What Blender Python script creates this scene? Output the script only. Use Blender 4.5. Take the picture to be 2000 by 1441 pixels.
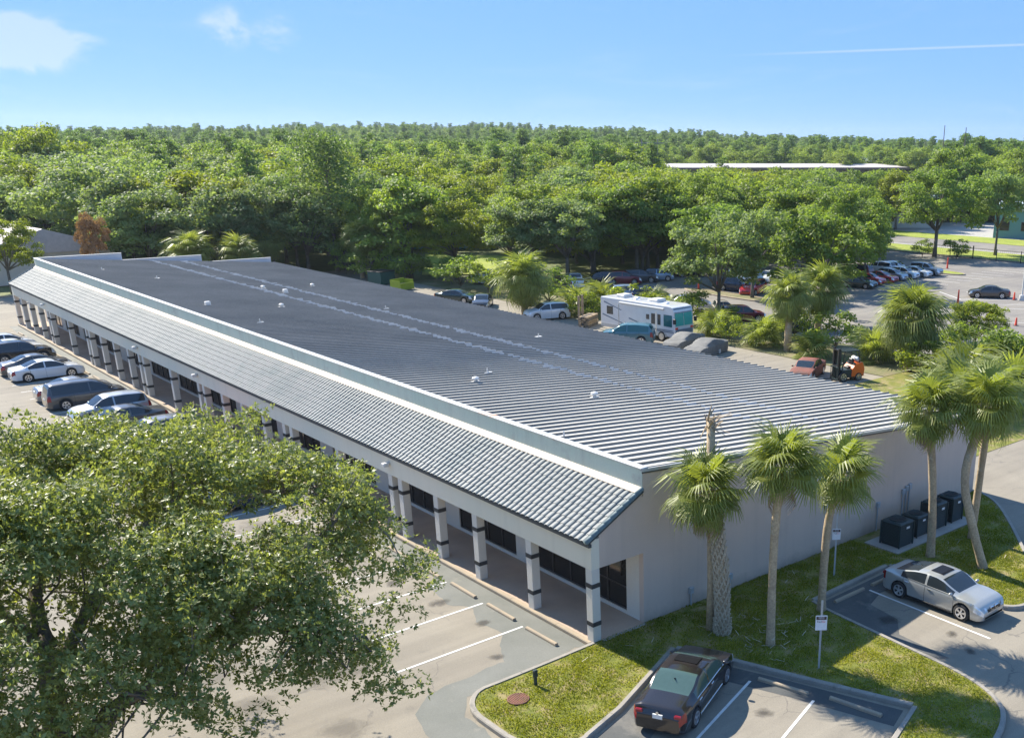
import bpy, bmesh, math, random
import numpy as np
from mathutils import Vector, Matrix

for _o in list(bpy.data.objects):
    bpy.data.objects.remove(_o)
SC = bpy.context.scene
COL = SC.collection
rad = math.radians
random.seed(7)
rng = np.random.default_rng(7)

# ------------------------------------------------------------------ camera, sky, sun, exposure
cam_data = bpy.data.cameras.new('camera')
cam = bpy.data.objects.new('camera', cam_data)
COL.objects.link(cam)
CX, CY, CZ = -19.7, -25.864, 16.898
yaw, pit, rol = rad(46.496), rad(19.916), rad(0.407)
_F = Vector((math.cos(yaw) * math.cos(pit), math.sin(yaw) * math.cos(pit), -math.sin(pit)))
_R = Vector((math.sin(yaw), -math.cos(yaw), 0))
_U = _R.cross(_F)
_R2 = math.cos(rol) * _R + math.sin(rol) * _U
_U2 = -math.sin(rol) * _R + math.cos(rol) * _U
cam.matrix_world = Matrix(((_R2.x, _U2.x, -_F.x, CX), (_R2.y, _U2.y, -_F.y, CY), (_R2.z, _U2.z, -_F.z, CZ), (0, 0, 0, 1)))
cam_data.sensor_fit = 'HORIZONTAL'
cam_data.sensor_width = 36
cam_data.lens = 1964.339 / 2000 * 36
cam_data.shift_x = (1000 - 1352.458) / 2000
cam_data.shift_y = (991.175 - 720.5) / 2000
cam_data.clip_start = 0.5
cam_data.clip_end = 20000
SC.camera = cam

SUN_EL = rad(40.5)
SUN_AZ = math.atan2(-0.08, 0.997)            # clockwise from +Y
sun_dir = Vector((math.sin(SUN_AZ) * math.cos(SUN_EL), math.cos(SUN_AZ) * math.cos(SUN_EL), math.sin(SUN_EL)))

world = bpy.data.worlds.new('World')
SC.world = world
world.use_nodes = True
wn = world.node_tree
wn.nodes.clear()
w_out = wn.nodes.new('ShaderNodeOutputWorld')
w_bg = wn.nodes.new('ShaderNodeBackground')
w_bg.inputs['Strength'].default_value = 0.0705
sky = wn.nodes.new('ShaderNodeTexSky')
sky.sky_type = 'NISHITA'
sky.sun_disc = False
sky.sun_elevation = SUN_EL
sky.sun_rotation = SUN_AZ
sky.altitude = 0
sky.air_density = 0.6
sky.dust_density = 0.05
sky.ozone_density = 8.0
# thin clouds: a wisp, two puffs and a contrail, as bands of noise in the sky's own directions
w_geo = wn.nodes.new('ShaderNodeTexCoord')
def wmath(op, a, b=None, c=None):
    n = wn.nodes.new('ShaderNodeMath'); n.operation = op
    for i, v in enumerate((a, b, c)):
        if v is None: continue
        if isinstance(v, (int, float)): n.inputs[i].default_value = v
        else: wn.links.new(v, n.inputs[i])
    return n.outputs[0]
def wdot(vec):
    n = wn.nodes.new('ShaderNodeVectorMath'); n.operation = 'DOT_PRODUCT'
    wn.links.new(w_geo.outputs['Generated'], n.inputs[0]); n.inputs[1].default_value = vec
    return n.outputs['Value']
def sky_ray(u, v):
    d = _F * 1964.339 + _R2 * (u - 1352.458) + _U2 * (991.175 - v)
    return d.normalized()
def wnoise(scale, det, rough, dist=0.0, stretch=(1, 1, 1)):
    m = wn.nodes.new('ShaderNodeMapping'); m.inputs['Scale'].default_value = stretch
    wn.links.new(w_geo.outputs['Generated'], m.inputs['Vector'])
    n = wn.nodes.new('ShaderNodeTexNoise'); n.inputs['Scale'].default_value = scale
    n.inputs['Detail'].default_value = det; n.inputs['Roughness'].default_value = rough
    n.inputs['Distortion'].default_value = dist
    wn.links.new(m.outputs[0], n.inputs['Vector'])
    return n.outputs['Fac']
def wstep(val, a, b):
    n = wn.nodes.new('ShaderNodeMapRange'); n.interpolation_type = 'SMOOTHSTEP'
    wn.links.new(val, n.inputs['Value']); n.inputs['From Min'].default_value = a; n.inputs['From Max'].default_value = b
    return n.outputs['Result']
def blob(u, v, ru, rv):
    c = sky_ray(u, v); r = _R2.copy(); r = (r - r.dot(c) * c).normalized(); up = c.cross(r) * -1
    a = wmath('DIVIDE', wdot(r), ru / 2050); b = wmath('DIVIDE', wdot(up), rv / 2050)
    q = wmath('ADD', wmath('MULTIPLY', a, a), wmath('MULTIPLY', b, b))
    front = wmath('GREATER_THAN', wdot(c), 0.3)
    return wmath('MULTIPLY', wstep(q, 1.0, 0.0), front)
nz = wnoise(16, 8, 0.62, 0.6, (1, 1, 2.0))
wisp = wmath('MULTIPLY', wstep(wmath('ADD', nz, wmath('MULTIPLY', blob(-20, 85, 200, 65), 0.30)), 0.58, 0.98), blob(-20, 88, 200, 72))
puffs = wmath('ADD', wmath('MULTIPLY', wstep(nz, 0.45, 0.75), blob(440, 55, 52, 42)), wmath('MULTIPLY', wstep(nz, 0.42, 0.8), blob(540, 62, 45, 40)))
puffs = wmath('MULTIPLY', puffs, 0.7)
c1, c2 = sky_ray(1400, 110), sky_ray(2050, 86)
nrm = c1.cross(c2).normalized(); mid = (c1 + c2).normalized(); alo = (c2 - c1).normalized()
trail = wmath('MULTIPLY', wstep(wmath('ABSOLUTE', wdot(nrm)), 0.0016, 0.0), wstep(wdot(alo), -0.16, 0.0))
trail = wmath('MULTIPLY', wmath('MULTIPLY', trail, wmath('GREATER_THAN', wdot(mid), 0.3)), 0.3)
thin = wmath('MULTIPLY', wstep(wnoise(5, 6, 0.6, 0.8, (1, 1, 5)), 0.52, 0.85), 0.16)
cl = wmath('MINIMUM', wmath('ADD', wmath('ADD', wisp, puffs), wmath('ADD', trail, thin)), 0.38)
w_mix = wn.nodes.new('ShaderNodeMix'); w_mix.data_type = 'RGBA'
wn.links.new(cl, w_mix.inputs['Factor'])
w_tint = wn.nodes.new('ShaderNodeMix'); w_tint.data_type = 'RGBA'; w_tint.blend_type = 'MULTIPLY'; w_tint.inputs['Factor'].default_value = 1.0
wn.links.new(sky.outputs[0], w_tint.inputs['A']); w_tint.inputs['B'].default_value = (1.12, 0.98, 0.98, 1)
w_veil = wn.nodes.new('ShaderNodeMix'); w_veil.data_type = 'RGBA'; w_veil.inputs['Factor'].default_value = 0.82   # thin even high haze
wn.links.new(w_tint.outputs['Result'], w_veil.inputs['A']); w_veil.inputs['B'].default_value = (1.25, 2.7, 5.7, 1)
wn.links.new(w_veil.outputs['Result'], w_mix.inputs['A'])
w_mix.inputs['B'].default_value = (4.9, 5.1, 5.5, 1)
wn.links.new(w_mix.outputs['Result'], w_bg.inputs['Color'])
wn.links.new(w_bg.outputs[0], w_out.inputs['Surface'])

sun_data = bpy.data.lights.new('sun', 'SUN')
sun_data.energy = 3.9
sun_data.angle = rad(0.5)
sun_data.color = (1.0, 0.935, 0.82)
sun = bpy.data.objects.new('sun', sun_data)
COL.objects.link(sun)
sun.rotation_euler = (-sun_dir).to_track_quat('-Z', 'Y').to_euler()
sun.location = (0, 0, 60)

SC.view_settings.view_transform = 'Standard'
SC.view_settings.look = 'None'
SC.view_settings.exposure = 1.48
SC.view_settings.gamma = 1
SC.render.engine = 'CYCLES'
SC.cycles.use_denoising = True
SC.cycles.denoiser = 'OPENIMAGEDENOISE'
SC.cycles.max_bounces = 6
SC.cycles.diffuse_bounces = 5
SC.cycles.glossy_bounces = 3
SC.cycles.transmission_bounces = 4
SC.cycles.transparent_max_bounces = 6
SC.cycles.sample_clamp_indirect = 4
SC.cycles.use_adaptive_sampling = True

# ------------------------------------------------------------------ helpers
class MB:
    """collects faces for one mesh"""
    def __init__(s): s.v = []; s.f = []; s.m = []
    def add(s, vs, fs, m=0):
        b = len(s.v); s.v += [tuple(p) for p in vs]
        for q in fs: s.f.append(tuple(b + i for i in q)); s.m.append(m)
        return s
    def box(s, x0, x1, y0, y1, z0, z1, m=0):
        return s.add([(x0, y0, z0), (x1, y0, z0), (x1, y1, z0), (x0, y1, z0), (x0, y0, z1), (x1, y0, z1), (x1, y1, z1), (x0, y1, z1)],
                     [(0, 3, 2, 1), (4, 5, 6, 7), (0, 1, 5, 4), (1, 2, 6, 5), (2, 3, 7, 6), (3, 0, 4, 7)], m)
    def bbox(s, x0, x1, y0, y1, z0, z1, b=0.02, m=0):
        """box with chamfered vertical and top edges"""
        def ring(i, z): return [(x0 + i, y0 + b, z), (x0 + b, y0 + i, z), (x1 - b, y0 + i, z), (x1 - i, y0 + b, z), (x1 - i, y1 - b, z), (x1 - b, y1 - i, z), (x0 + b, y1 - i, z), (x0 + i, y1 - b, z)]
        R = [ring(0, z0), ring(0, z1 - b), [(min(max(x, x0 + b), x1 - b), min(max(y, y0 + b), y1 - b), z1) for x, y, z in ring(0, z1)]]
        vs = R[0] + R[1] + R[2]; fs = []
        for k in (0, 8):
            for i in range(8): j = (i + 1) % 8; fs.append((k + i, k + j, k + 8 + j, k + 8 + i))
        fs.append(tuple(range(16, 24))); fs.append(tuple(range(7, -1, -1)))
        return s.add(vs, fs, m)
    def prism(s, poly, z0, z1, m=0, cap=True):
        n = len(poly); vs = [(x, y, z0) for x, y in poly] + [(x, y, z1) for x, y in poly]
        fs = [(i, (i + 1) % n, n + (i + 1) % n, n + i) for i in range(n)]
        if cap: fs += [tuple(range(n, 2 * n)), tuple(range(n - 1, -1, -1))]
        return s.add(vs, fs, m)
    def xprism(s, poly, x0, x1, m=0):
        n = len(poly); vs = [(x0, y, z) for y, z in poly] + [(x1, y, z) for y, z in poly]
        fs = [(i, (i + 1) % n, n + (i + 1) % n, n + i) for i in range(n)] + [tuple(range(n, 2 * n)), tuple(range(n - 1, -1, -1))]
        return s.add(vs, fs, m)
    def yprism(s, poly, y0, y1, m=0):
        n = len(poly); vs = [(x, y0, z) for x, z in poly] + [(x, y1, z) for x, z in poly]
        fs = [(i, (i + 1) % n, n + (i + 1) % n, n + i) for i in range(n)] + [tuple(range(n, 2 * n)), tuple(range(n - 1, -1, -1))]
        return s.add(vs, fs, m)
    def tube(s, pts, rs, n=8, m=0, cap=True):
        pts = [Vector(p) for p in pts]; rings = []
        for i, p in enumerate(pts):
            d = (pts[min(i + 1, len(pts) - 1)] - pts[max(i - 1, 0)]).normalized()
            a = d.cross(Vector((0, 0, 1)) if abs(d.z) < 0.9 else Vector((1, 0, 0))).normalized(); b = d.cross(a)
            r = rs[i] if isinstance(rs, (list, tuple)) else rs
            rings.append([p + r * (math.cos(2 * math.pi * k / n) * a + math.sin(2 * math.pi * k / n) * b) for k in range(n)])
        vs = [q for R in rings for q in R]; fs = []
        for i in range(len(pts) - 1):
            for k in range(n): j = (k + 1) % n; fs.append((i * n + k, (i + 1) * n + k, (i + 1) * n + j, i * n + j))
        if cap: fs += [tuple(range(n)), tuple(range((len(pts) - 1) * n + n - 1, (len(pts) - 1) * n - 1, -1))]
        return s.add(vs, fs, m)
    def lathe(s, prof, axis='z', n=20, c=(0, 0, 0), m=0):
        vs = []; fs = []; k = len(prof)
        for i in range(n):
            a = 2 * math.pi * i / n
            for r, h in prof:
                p = (r * math.cos(a), r * math.sin(a), h) if axis == 'z' else (r * math.cos(a), h, r * math.sin(a))
                vs.append((p[0] + c[0], p[1] + c[1], p[2] + c[2]))
        for i in range(n):
            j = (i + 1) % n
            for q in range(k - 1): fs.append((i * k + q, j * k + q, j * k + q + 1, i * k + q + 1))
        return s.add(vs, fs, m)
    def xf(s, M):
        s.v = [tuple(M @ Vector(p)) for p in s.v]; return s
    def mesh(s, name, mats=(), smooth=False):
        me = bpy.data.meshes.new(name); me.from_pydata(s.v, [], s.f)
        for m in (mats if isinstance(mats, (list, tuple)) else [mats]): me.materials.append(m)
        if any(s.m): me.polygons.foreach_set('material_index', s.m)
        me.polygons.foreach_set('use_smooth', [smooth] * len(s.f))
        me.update(); return me
    def obj(s, name, mats=(), parent=None, smooth=False, fix=True):
        me = s.mesh(name, mats, smooth)
        if fix:
            bm = bmesh.new(); bm.from_mesh(me); bmesh.ops.recalc_face_normals(bm, faces=bm.faces); bm.to_mesh(me); bm.free()
        return link(name, me, parent)

def link(name, me, parent=None, loc=None, rot=None, scl=None):
    o = bpy.data.objects.new(name, me); COL.objects.link(o)
    if parent is not None: o.parent = parent
    if loc is not None: o.location = loc
    if rot is not None: o.rotation_euler = rot
    if scl is not None: o.scale = scl if isinstance(scl, (tuple, list)) else (scl, scl, scl)
    return o
def tag(o, label=None, cat=None, group=None, kind=None):
    if label: o['label'] = label
    if cat: o['category'] = cat
    if group: o['group'] = group
    if kind: o['kind'] = kind
    return o
def thing(name, label, cat, loc=(0, 0, 0), rz=0, group=None, scl=None):
    o = bpy.data.objects.new(name, None); COL.objects.link(o)
    o.location = loc; o.rotation_euler = (0, 0, rz); o.empty_display_size = 0.3
    if scl: o.scale = (scl, scl, scl)
    return tag(o, label, cat, group)
def np_mesh(name, V, Fq, mats, tint=None, smooth=False):
    V = np.ascontiguousarray(V, np.float32); Fq = np.ascontiguousarray(Fq, np.int32); k = Fq.shape[1]
    me = bpy.data.meshes.new(name)
    me.vertices.add(len(V)); me.vertices.foreach_set('co', V.ravel())
    me.loops.add(Fq.size); me.loops.foreach_set('vertex_index', Fq.ravel())
    me.polygons.add(len(Fq)); me.polygons.foreach_set('loop_start', np.arange(0, Fq.size, k, dtype=np.int32))
    me.update(calc_edges=True)
    if tint is not None:
        a = me.attributes.new('tint', 'FLOAT', 'FACE'); a.data.foreach_set('value', np.ascontiguousarray(tint, np.float32))
    me.polygons.foreach_set('use_smooth', np.full(len(Fq), smooth))
    for m in (mats if isinstance(mats, (list, tuple)) else [mats]): me.materials.append(m)
    return me
def unit(a): return a / (np.linalg.norm(a, axis=-1, keepdims=True) + 1e-9)

# ------------------------------------------------------------------ materials
def new_mat(name):
    m = bpy.data.materials.new(name); m.use_nodes = True
    nt = m.node_tree; b = nt.nodes['Principled BSDF']
    return m, nt, b
def node(nt, t, **kw):
    n = nt.nodes.new(t)
    for k, v in kw.items():
        if k in n.inputs:
            if hasattr(v, 'is_output'): nt.links.new(v, n.inputs[k])
            else: n.inputs[k].default_value = v
        else: setattr(n, k, v)
    return n
def c4(c): return (c[0], c[1], c[2], 1)
ALB = 1.2
def al(c): return None if c is None else tuple(min(0.8, k * ALB) for k in c)
def mix(nt, f, a, b, bt='MIX'):
    n = nt.nodes.new('ShaderNodeMix'); n.data_type = 'RGBA'; n.blend_type = bt
    for s, v in (('Factor', f), ('A', a), ('B', b)):
        if hasattr(v, 'is_output'): nt.links.new(v, n.inputs[s])
        elif isinstance(v, (int, float)): n.inputs[s].default_value = v
        else: n.inputs[s].default_value = c4(v)
    return n.outputs['Result']
def ramp(nt, val, a, b, lo=0.0, hi=1.0):
    n = nt.nodes.new('ShaderNodeMapRange'); nt.links.new(val, n.inputs['Value'])
    for k, v in (('From Min', a), ('From Max', b), ('To Min', lo), ('To Max', hi)): n.inputs[k].default_value = v
    return n.outputs['Result']
def noise(nt, scale, det=4, rough=0.55, vec=None, dist=0):
    n = node(nt, 'ShaderNodeTexNoise', Scale=scale, Detail=det, Roughness=rough, Distortion=dist)
    if vec is None:
        vec = nt.nodes.new('ShaderNodeNewGeometry').outputs['Position']
    nt.links.new(vec, n.inputs['Vector']); return n.outputs['Fac']
def stretch(nt, s, obj=False):
    m = nt.nodes.new('ShaderNodeMapping'); m.inputs['Scale'].default_value = s
    nt.links.new((nt.nodes.new('ShaderNodeTexCoord').outputs['Object'] if obj else nt.nodes.new('ShaderNodeNewGeometry').outputs['Position']), m.inputs['Vector'])
    return m.outputs[0]
def pm(name, c1, c2=None, scale=0.6, rough=0.8, bump=0.0, bscale=40, metal=0.0, coat=0.0, spec=0.5, fine=0.12, c3=None, s3=3.0, t3=(0.58, 0.72), vec=None, rv=0.0):
    m, nt, b = new_mat(name)
    c1, c2, c3 = al(c1), al(c2), al(c3)
    col = c1
    if c2 is not None: col = mix(nt, ramp(nt, noise(nt, scale, 5, 0.6, vec), 0.35, 0.65), c1, c2)
    if c3 is not None: col = mix(nt, ramp(nt, noise(nt, s3, 6, 0.65, vec, 0.4), t3[0], t3[1]), col, c3)
    if fine:
        fn = ramp(nt, noise(nt, bscale, 3, 0.6, vec), 0.3, 0.7, 1 - fine, 1 + fine)
        v = node(nt, 'ShaderNodeCombineXYZ', X=fn, Y=fn, Z=fn).outputs[0]
        col = mix(nt, 1.0, col, v, 'MULTIPLY')
    if hasattr(col, 'is_output'): nt.links.new(col, b.inputs['Base Color'])
    else: b.inputs['Base Color'].default_value = c4(col)
    b.inputs['Roughness'].default_value = rough; b.inputs['Metallic'].default_value = metal
    b.inputs['Coat Weight'].default_value = coat; b.inputs['Coat Roughness'].default_value = 0.05
    b.inputs['Specular IOR Level'].default_value = spec
    if rv: nt.links.new(ramp(nt, noise(nt, scale * 2, 4, 0.6, vec), 0.3, 0.7, rough - rv, rough + rv), b.inputs['Roughness'])
    if bump:
        bn = node(nt, 'ShaderNodeBump', Strength=bump, Distance=0.02); nt.links.new(noise(nt, bscale, 5, 0.6, vec), bn.inputs['Height'])
        nt.links.new(bn.outputs[0], b.inputs['Normal'])
    return m
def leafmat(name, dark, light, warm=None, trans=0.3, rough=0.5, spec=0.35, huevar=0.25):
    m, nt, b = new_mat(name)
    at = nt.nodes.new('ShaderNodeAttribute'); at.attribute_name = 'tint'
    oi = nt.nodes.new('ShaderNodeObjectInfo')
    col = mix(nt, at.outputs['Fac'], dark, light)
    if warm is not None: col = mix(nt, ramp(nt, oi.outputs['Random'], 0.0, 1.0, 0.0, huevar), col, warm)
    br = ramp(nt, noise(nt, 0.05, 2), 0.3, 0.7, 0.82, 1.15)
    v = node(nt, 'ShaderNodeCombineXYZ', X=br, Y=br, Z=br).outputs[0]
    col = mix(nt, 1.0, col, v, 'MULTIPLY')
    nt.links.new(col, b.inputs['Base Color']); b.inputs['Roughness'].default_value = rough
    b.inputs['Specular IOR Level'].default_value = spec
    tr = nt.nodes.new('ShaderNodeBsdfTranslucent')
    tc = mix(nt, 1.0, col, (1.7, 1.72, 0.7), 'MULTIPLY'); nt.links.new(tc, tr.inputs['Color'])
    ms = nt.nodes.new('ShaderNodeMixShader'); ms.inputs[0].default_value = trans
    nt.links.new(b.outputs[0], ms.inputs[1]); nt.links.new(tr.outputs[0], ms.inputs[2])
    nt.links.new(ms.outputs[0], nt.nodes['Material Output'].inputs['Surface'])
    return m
def flat(name, c, rough=0.6, metal=0.0, coat=0.0, spec=0.5):
    return pm(name, c, None, rough=rough, metal=metal, coat=coat, spec=spec, fine=0.06, bscale=9)

# setting
M_ground = pm('forest_floor', (0.070, 0.098, 0.025), (0.112, 0.119, 0.039), 0.08, 0.95, fine=0.3, bscale=1.5)
M_grass = pm('lawn_soil', (0.09, 0.105, 0.009), (0.16, 0.155, 0.022), 1.1, 0.95, 0.6, 30, fine=0.35, c3=(0.22, 0.17, 0.08), s3=1.3, t3=(0.48, 0.66))
M_farlawn = pm('far_lawn', (0.16, 0.20, 0.015), (0.22, 0.24, 0.03), 0.25, 0.95, fine=0.25, bscale=3)
M_dirt = pm('planting_bed', (0.17, 0.14, 0.075), (0.10, 0.11, 0.035), 0.5, 0.95, 0.5, 20, fine=0.3, c3=(0.25, 0.2, 0.13), s3=0.8)

def lot_mat(name, base, alt, crack=True, stain=(0.2, 0.19, 0.17)):
    m, nt, b = new_mat(name)
    base, alt, stain = al(base), al(alt), al(stain)
    col = mix(nt, ramp(nt, noise(nt, 0.16, 6, 0.62, None, 0.6), 0.38, 0.64), base, alt)
    col = mix(nt, ramp(nt, noise(nt, 0.9, 5, 0.65), 0.6, 0.85), col, stain)
    st = noise(nt, 1.0, 4, 0.6, stretch(nt, (0.05, 1.3, 1)))
    k = ramp(nt, st, 0.35, 0.65, 0.90, 1.06); col = mix(nt, 1.0, col, node(nt, 'ShaderNodeCombineXYZ', X=k, Y=k, Z=k).outputs[0], 'MULTIPLY')
    g = ramp(nt, noise(nt, 28, 4, 0.7), 0.3, 0.7, 0.84, 1.14); col = mix(nt, 1.0, col, node(nt, 'ShaderNodeCombineXYZ', X=g, Y=g, Z=g).outputs[0], 'MULTIPLY')
    if crack:
        ps = nt.nodes.new('ShaderNodeNewGeometry').outputs['Position']
        wv = node(nt, 'ShaderNodeTexNoise', Scale=0.9, Detail=5.0); nt.links.new(ps, wv.inputs['Vector'])
        mxv = nt.nodes.new('ShaderNodeVectorMath'); mxv.operation = 'MULTIPLY_ADD'
        nt.links.new(wv.outputs['Color'], mxv.inputs[0]); mxv.inputs[1].default_value = (1.5, 1.5, 0); nt.links.new(ps, mxv.inputs[2])
        vo = node(nt, 'ShaderNodeTexVoronoi', feature='DISTANCE_TO_EDGE', Scale=0.26); nt.links.new(mxv.outputs[0], vo.inputs['Vector'])
        gate = ramp(nt, noise(nt, 0.33, 3), 0.42, 0.55)
        mm = nt.nodes.new('ShaderNodeMath'); mm.operation = 'MULTIPLY'
        nt.links.new(ramp(nt, vo.outputs['Distance'], 0.002, 0.008, 0.5, 0.0), mm.inputs[0]); nt.links.new(gate, mm.inputs[1])
        col = mix(nt, mm.outputs[0], col, (0.09, 0.085, 0.08))
    nt.links.new(col, b.inputs['Base Color']); b.inputs['Roughness'].default_value = 0.92
    b.inputs['Specular IOR Level'].default_value = 0.25
    bn = node(nt, 'ShaderNodeBump', Strength=0.25, Distance=0.02); nt.links.new(noise(nt, 35, 4), bn.inputs['Height']); nt.links.new(bn.outputs[0], b.inputs['Normal'])
    return m
M_lot = lot_mat('worn_asphalt', (0.228, 0.202, 0.158), (0.19, 0.168, 0.134), True, (0.135, 0.124, 0.104))
M_farlot = lot_mat('far_asphalt', (0.20, 0.182, 0.155), (0.155, 0.142, 0.128), False, (0.10, 0.098, 0.093))
M_seal = pm('sealed_asphalt', (0.108, 0.111, 0.095), (0.138, 0.138, 0.12), 0.5, 0.85, 0.2, 30, c3=(0.185, 0.172, 0.142), s3=0.8, t3=(0.6, 0.74))
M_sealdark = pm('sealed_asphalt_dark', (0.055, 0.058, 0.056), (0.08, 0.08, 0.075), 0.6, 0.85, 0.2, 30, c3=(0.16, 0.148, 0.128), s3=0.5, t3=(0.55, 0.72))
M_walk = pm('exposed_aggregate', (0.374, 0.275, 0.198), (0.319, 0.237, 0.176), 0.7, 0.85, 0.4, 45, fine=0.3)
M_kerb = pm('kerb_concrete', (0.26, 0.235, 0.195), (0.20, 0.182, 0.155), 1.2, 0.9, 0.3, 30, c3=(0.13, 0.12, 0.105), s3=1.6)
M_kerbwarm = pm('kerb_warm', (0.31, 0.245, 0.165), (0.25, 0.205, 0.15), 1.2, 0.9, 0.2, 30, c3=(0.24, 0.2, 0.15), s3=2)
M_pad = pm('pad_concrete', (0.31, 0.29, 0.26), (0.255, 0.242, 0.22), 0.8, 0.9, 0.2, 40)
M_white = pm('white_marking', (0.56, 0.545, 0.51), (0.48, 0.465, 0.435), 2.5, 0.8, fine=0.1, bscale=25, c3=(0.3, 0.28, 0.245), s3=6, t3=(0.62, 0.75))
# building
M_stucco = pm('stucco', (0.50, 0.395, 0.315), (0.455, 0.362, 0.292), 0.35, 0.9, 0.35, 26, fine=0.07)
M_fascia = pm('fascia_stucco', (0.630, 0.561, 0.437), (0.578, 0.541, 0.427), 0.22, 0.88, 0.15, 30, fine=0.05, vec=None)
M_column = pm('column_paint', (0.54, 0.49, 0.41), (0.50, 0.46, 0.39), 0.6, 0.85, 0.1, 30, fine=0.06)
M_band = pm('column_band', (0.035, 0.035, 0.034), (0.05, 0.05, 0.048), 2, 0.6)
M_parapet = pm('parapet_paint', (0.50, 0.55, 0.43), (0.55, 0.56, 0.44), 0.35, 0.85, 0.1, 20, fine=0.06, c3=(0.42, 0.40, 0.32), s3=0.5)
M_parapet_in = pm('parapet_inside', (0.45, 0.455, 0.47), (0.40, 0.405, 0.42), 0.3, 0.8, fine=0.06)
M_flash = pm('cream_flashing', (0.42, 0.33, 0.24), (0.38, 0.30, 0.222), 0.6, 0.6, fine=0.06)
M_coping = pm('coping_metal', (0.40, 0.405, 0.39), (0.34, 0.345, 0.335), 0.4, 0.5, fine=0.05, c3=(0.42, 0.2, 0.1), s3=0.42, t3=(0.62, 0.68))
M_trimdark = flat('dark_trim', (0.05, 0.055, 0.055), 0.6)
M_roof = pm('roof_metal', (0.45, 0.418, 0.352), (0.38, 0.356, 0.305), 0.3, 0.85, spec=0.2, fine=0.07, bscale=6, c3=(0.45, 0.44, 0.41), s3=0.5, t3=(0.6, 0.8))
M_rib = pm('rib_metal_shaded', (0.20, 0.19, 0.17), (0.15, 0.144, 0.13), 0.2, 0.5, fine=0.08, bscale=6)  # ribs coloured darker than the panels, shade of their sides put into the colour
M_patch = pm('lap_sealant', (0.34, 0.335, 0.32), (0.27, 0.267, 0.258), 2, 0.6)
M_ventw = flat('vent_white', (0.5, 0.49, 0.46), 0.5)
def tile_mat(name, a, b_, c_):
    m, nt, b = new_mat(name)
    a, b_, c_ = al(a), al(b_), al(c_)
    col = mix(nt, ramp(nt, noise(nt, 3.5, 3), 0.3, 0.7), a, b_)
    col = mix(nt, ramp(nt, noise(nt, 0.45, 4), 0.5, 0.75), col, c_)
    nt.links.new(col, b.inputs['Base Color']); b.inputs['Roughness'].default_value = 0.62; b.inputs['Specular IOR Level'].default_value = 0.35
    return m
M_tile = tile_mat('glazed_tile', (0.161, 0.173, 0.165), (0.201, 0.207, 0.193), (0.122, 0.146, 0.144))
M_rake = tile_mat('rake_tile', (0.10, 0.145, 0.15), (0.135, 0.175, 0.178), (0.075, 0.115, 0.12))
M_underlay = flat('tile_underlay', (0.05, 0.055, 0.055), 0.9)
M_frame = flat('bronze_frame', (0.045, 0.038, 0.033), 0.4)
M_glass = flat('dark_window_glass', (0.022, 0.02, 0.018), 0.06)
M_soffit = flat('soffit', (0.6, 0.55, 0.47), 0.9)
def streak(m, amt=0.16, dirt=(0.20, 0.175, 0.15)):
    nt = m.node_tree; b = nt.nodes['Principled BSDF']; lk = b.inputs['Base Color'].links[0]; src_ = lk.from_socket
    st = ramp(nt, noise(nt, 1.0, 5, 0.7, stretch(nt, (2.2, 2.2, 0.12))), 0.5, 0.8, 0.0, amt)
    col = mix(nt, st, src_, dirt)
    sp = nt.nodes.new('ShaderNodeSeparateXYZ'); nt.links.new(nt.nodes.new('ShaderNodeNewGeometry').outputs['Position'], sp.inputs[0])
    ad = nt.nodes.new('ShaderNodeMath'); ad.operation = 'MULTIPLY_ADD'; nt.links.new(noise(nt, 1.7, 5, 0.7), ad.inputs[0]); ad.inputs[1].default_value = -0.9; nt.links.new(sp.outputs['Z'], ad.inputs[2])
    col = mix(nt, ramp(nt, ad.outputs[0], -0.45, 0.05, 0.45, 0.0), col, dirt); nt.links.new(col, b.inputs['Base Color'])
streak(M_stucco); streak(M_fascia, 0.12); streak(M_parapet, 0.25)
# metal, plastic, etc
M_dgreen = pm('dark_green_metal', (0.016, 0.030, 0.031), (0.024, 0.040, 0.040), 3, 0.5, fine=0.1)
M_black = flat('black_plastic', (0.014, 0.014, 0.014), 0.5)
M_rubber = flat('tyre_rubber', (0.02, 0.02, 0.02), 0.85)
M_rim = pm('alloy', (0.62, 0.62, 0.63), None, rough=0.28, metal=0.85, fine=0.05)
M_rimdark = flat('dark_wheel_well', (0.012, 0.012, 0.012), 0.9)
M_chrome = pm('chrome', (0.75, 0.75, 0.75), None, rough=0.12, metal=1.0, fine=0.03)
M_galv = pm('galvanised', (0.42, 0.45, 0.47), (0.34, 0.37, 0.39), 2, 0.45, metal=0.5, fine=0.06)
M_signw = flat('sign_white', (0.62, 0.62, 0.62), 0.5)
M_signdk = flat('sign_dark', (0.06, 0.035, 0.03), 0.6)
M_signred = flat('sign_red', (0.55, 0.04, 0.02), 0.6)
M_conered = flat('cone_red', (0.75, 0.07, 0.03), 0.6)
M_wood = pm('old_wood', (0.30, 0.22, 0.13), (0.22, 0.16, 0.10), 3, 0.85, fine=0.2)
M_rust = pm('rust', (0.16, 0.06, 0.035), (0.10, 0.045, 0.03), 2, 0.8)
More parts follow.
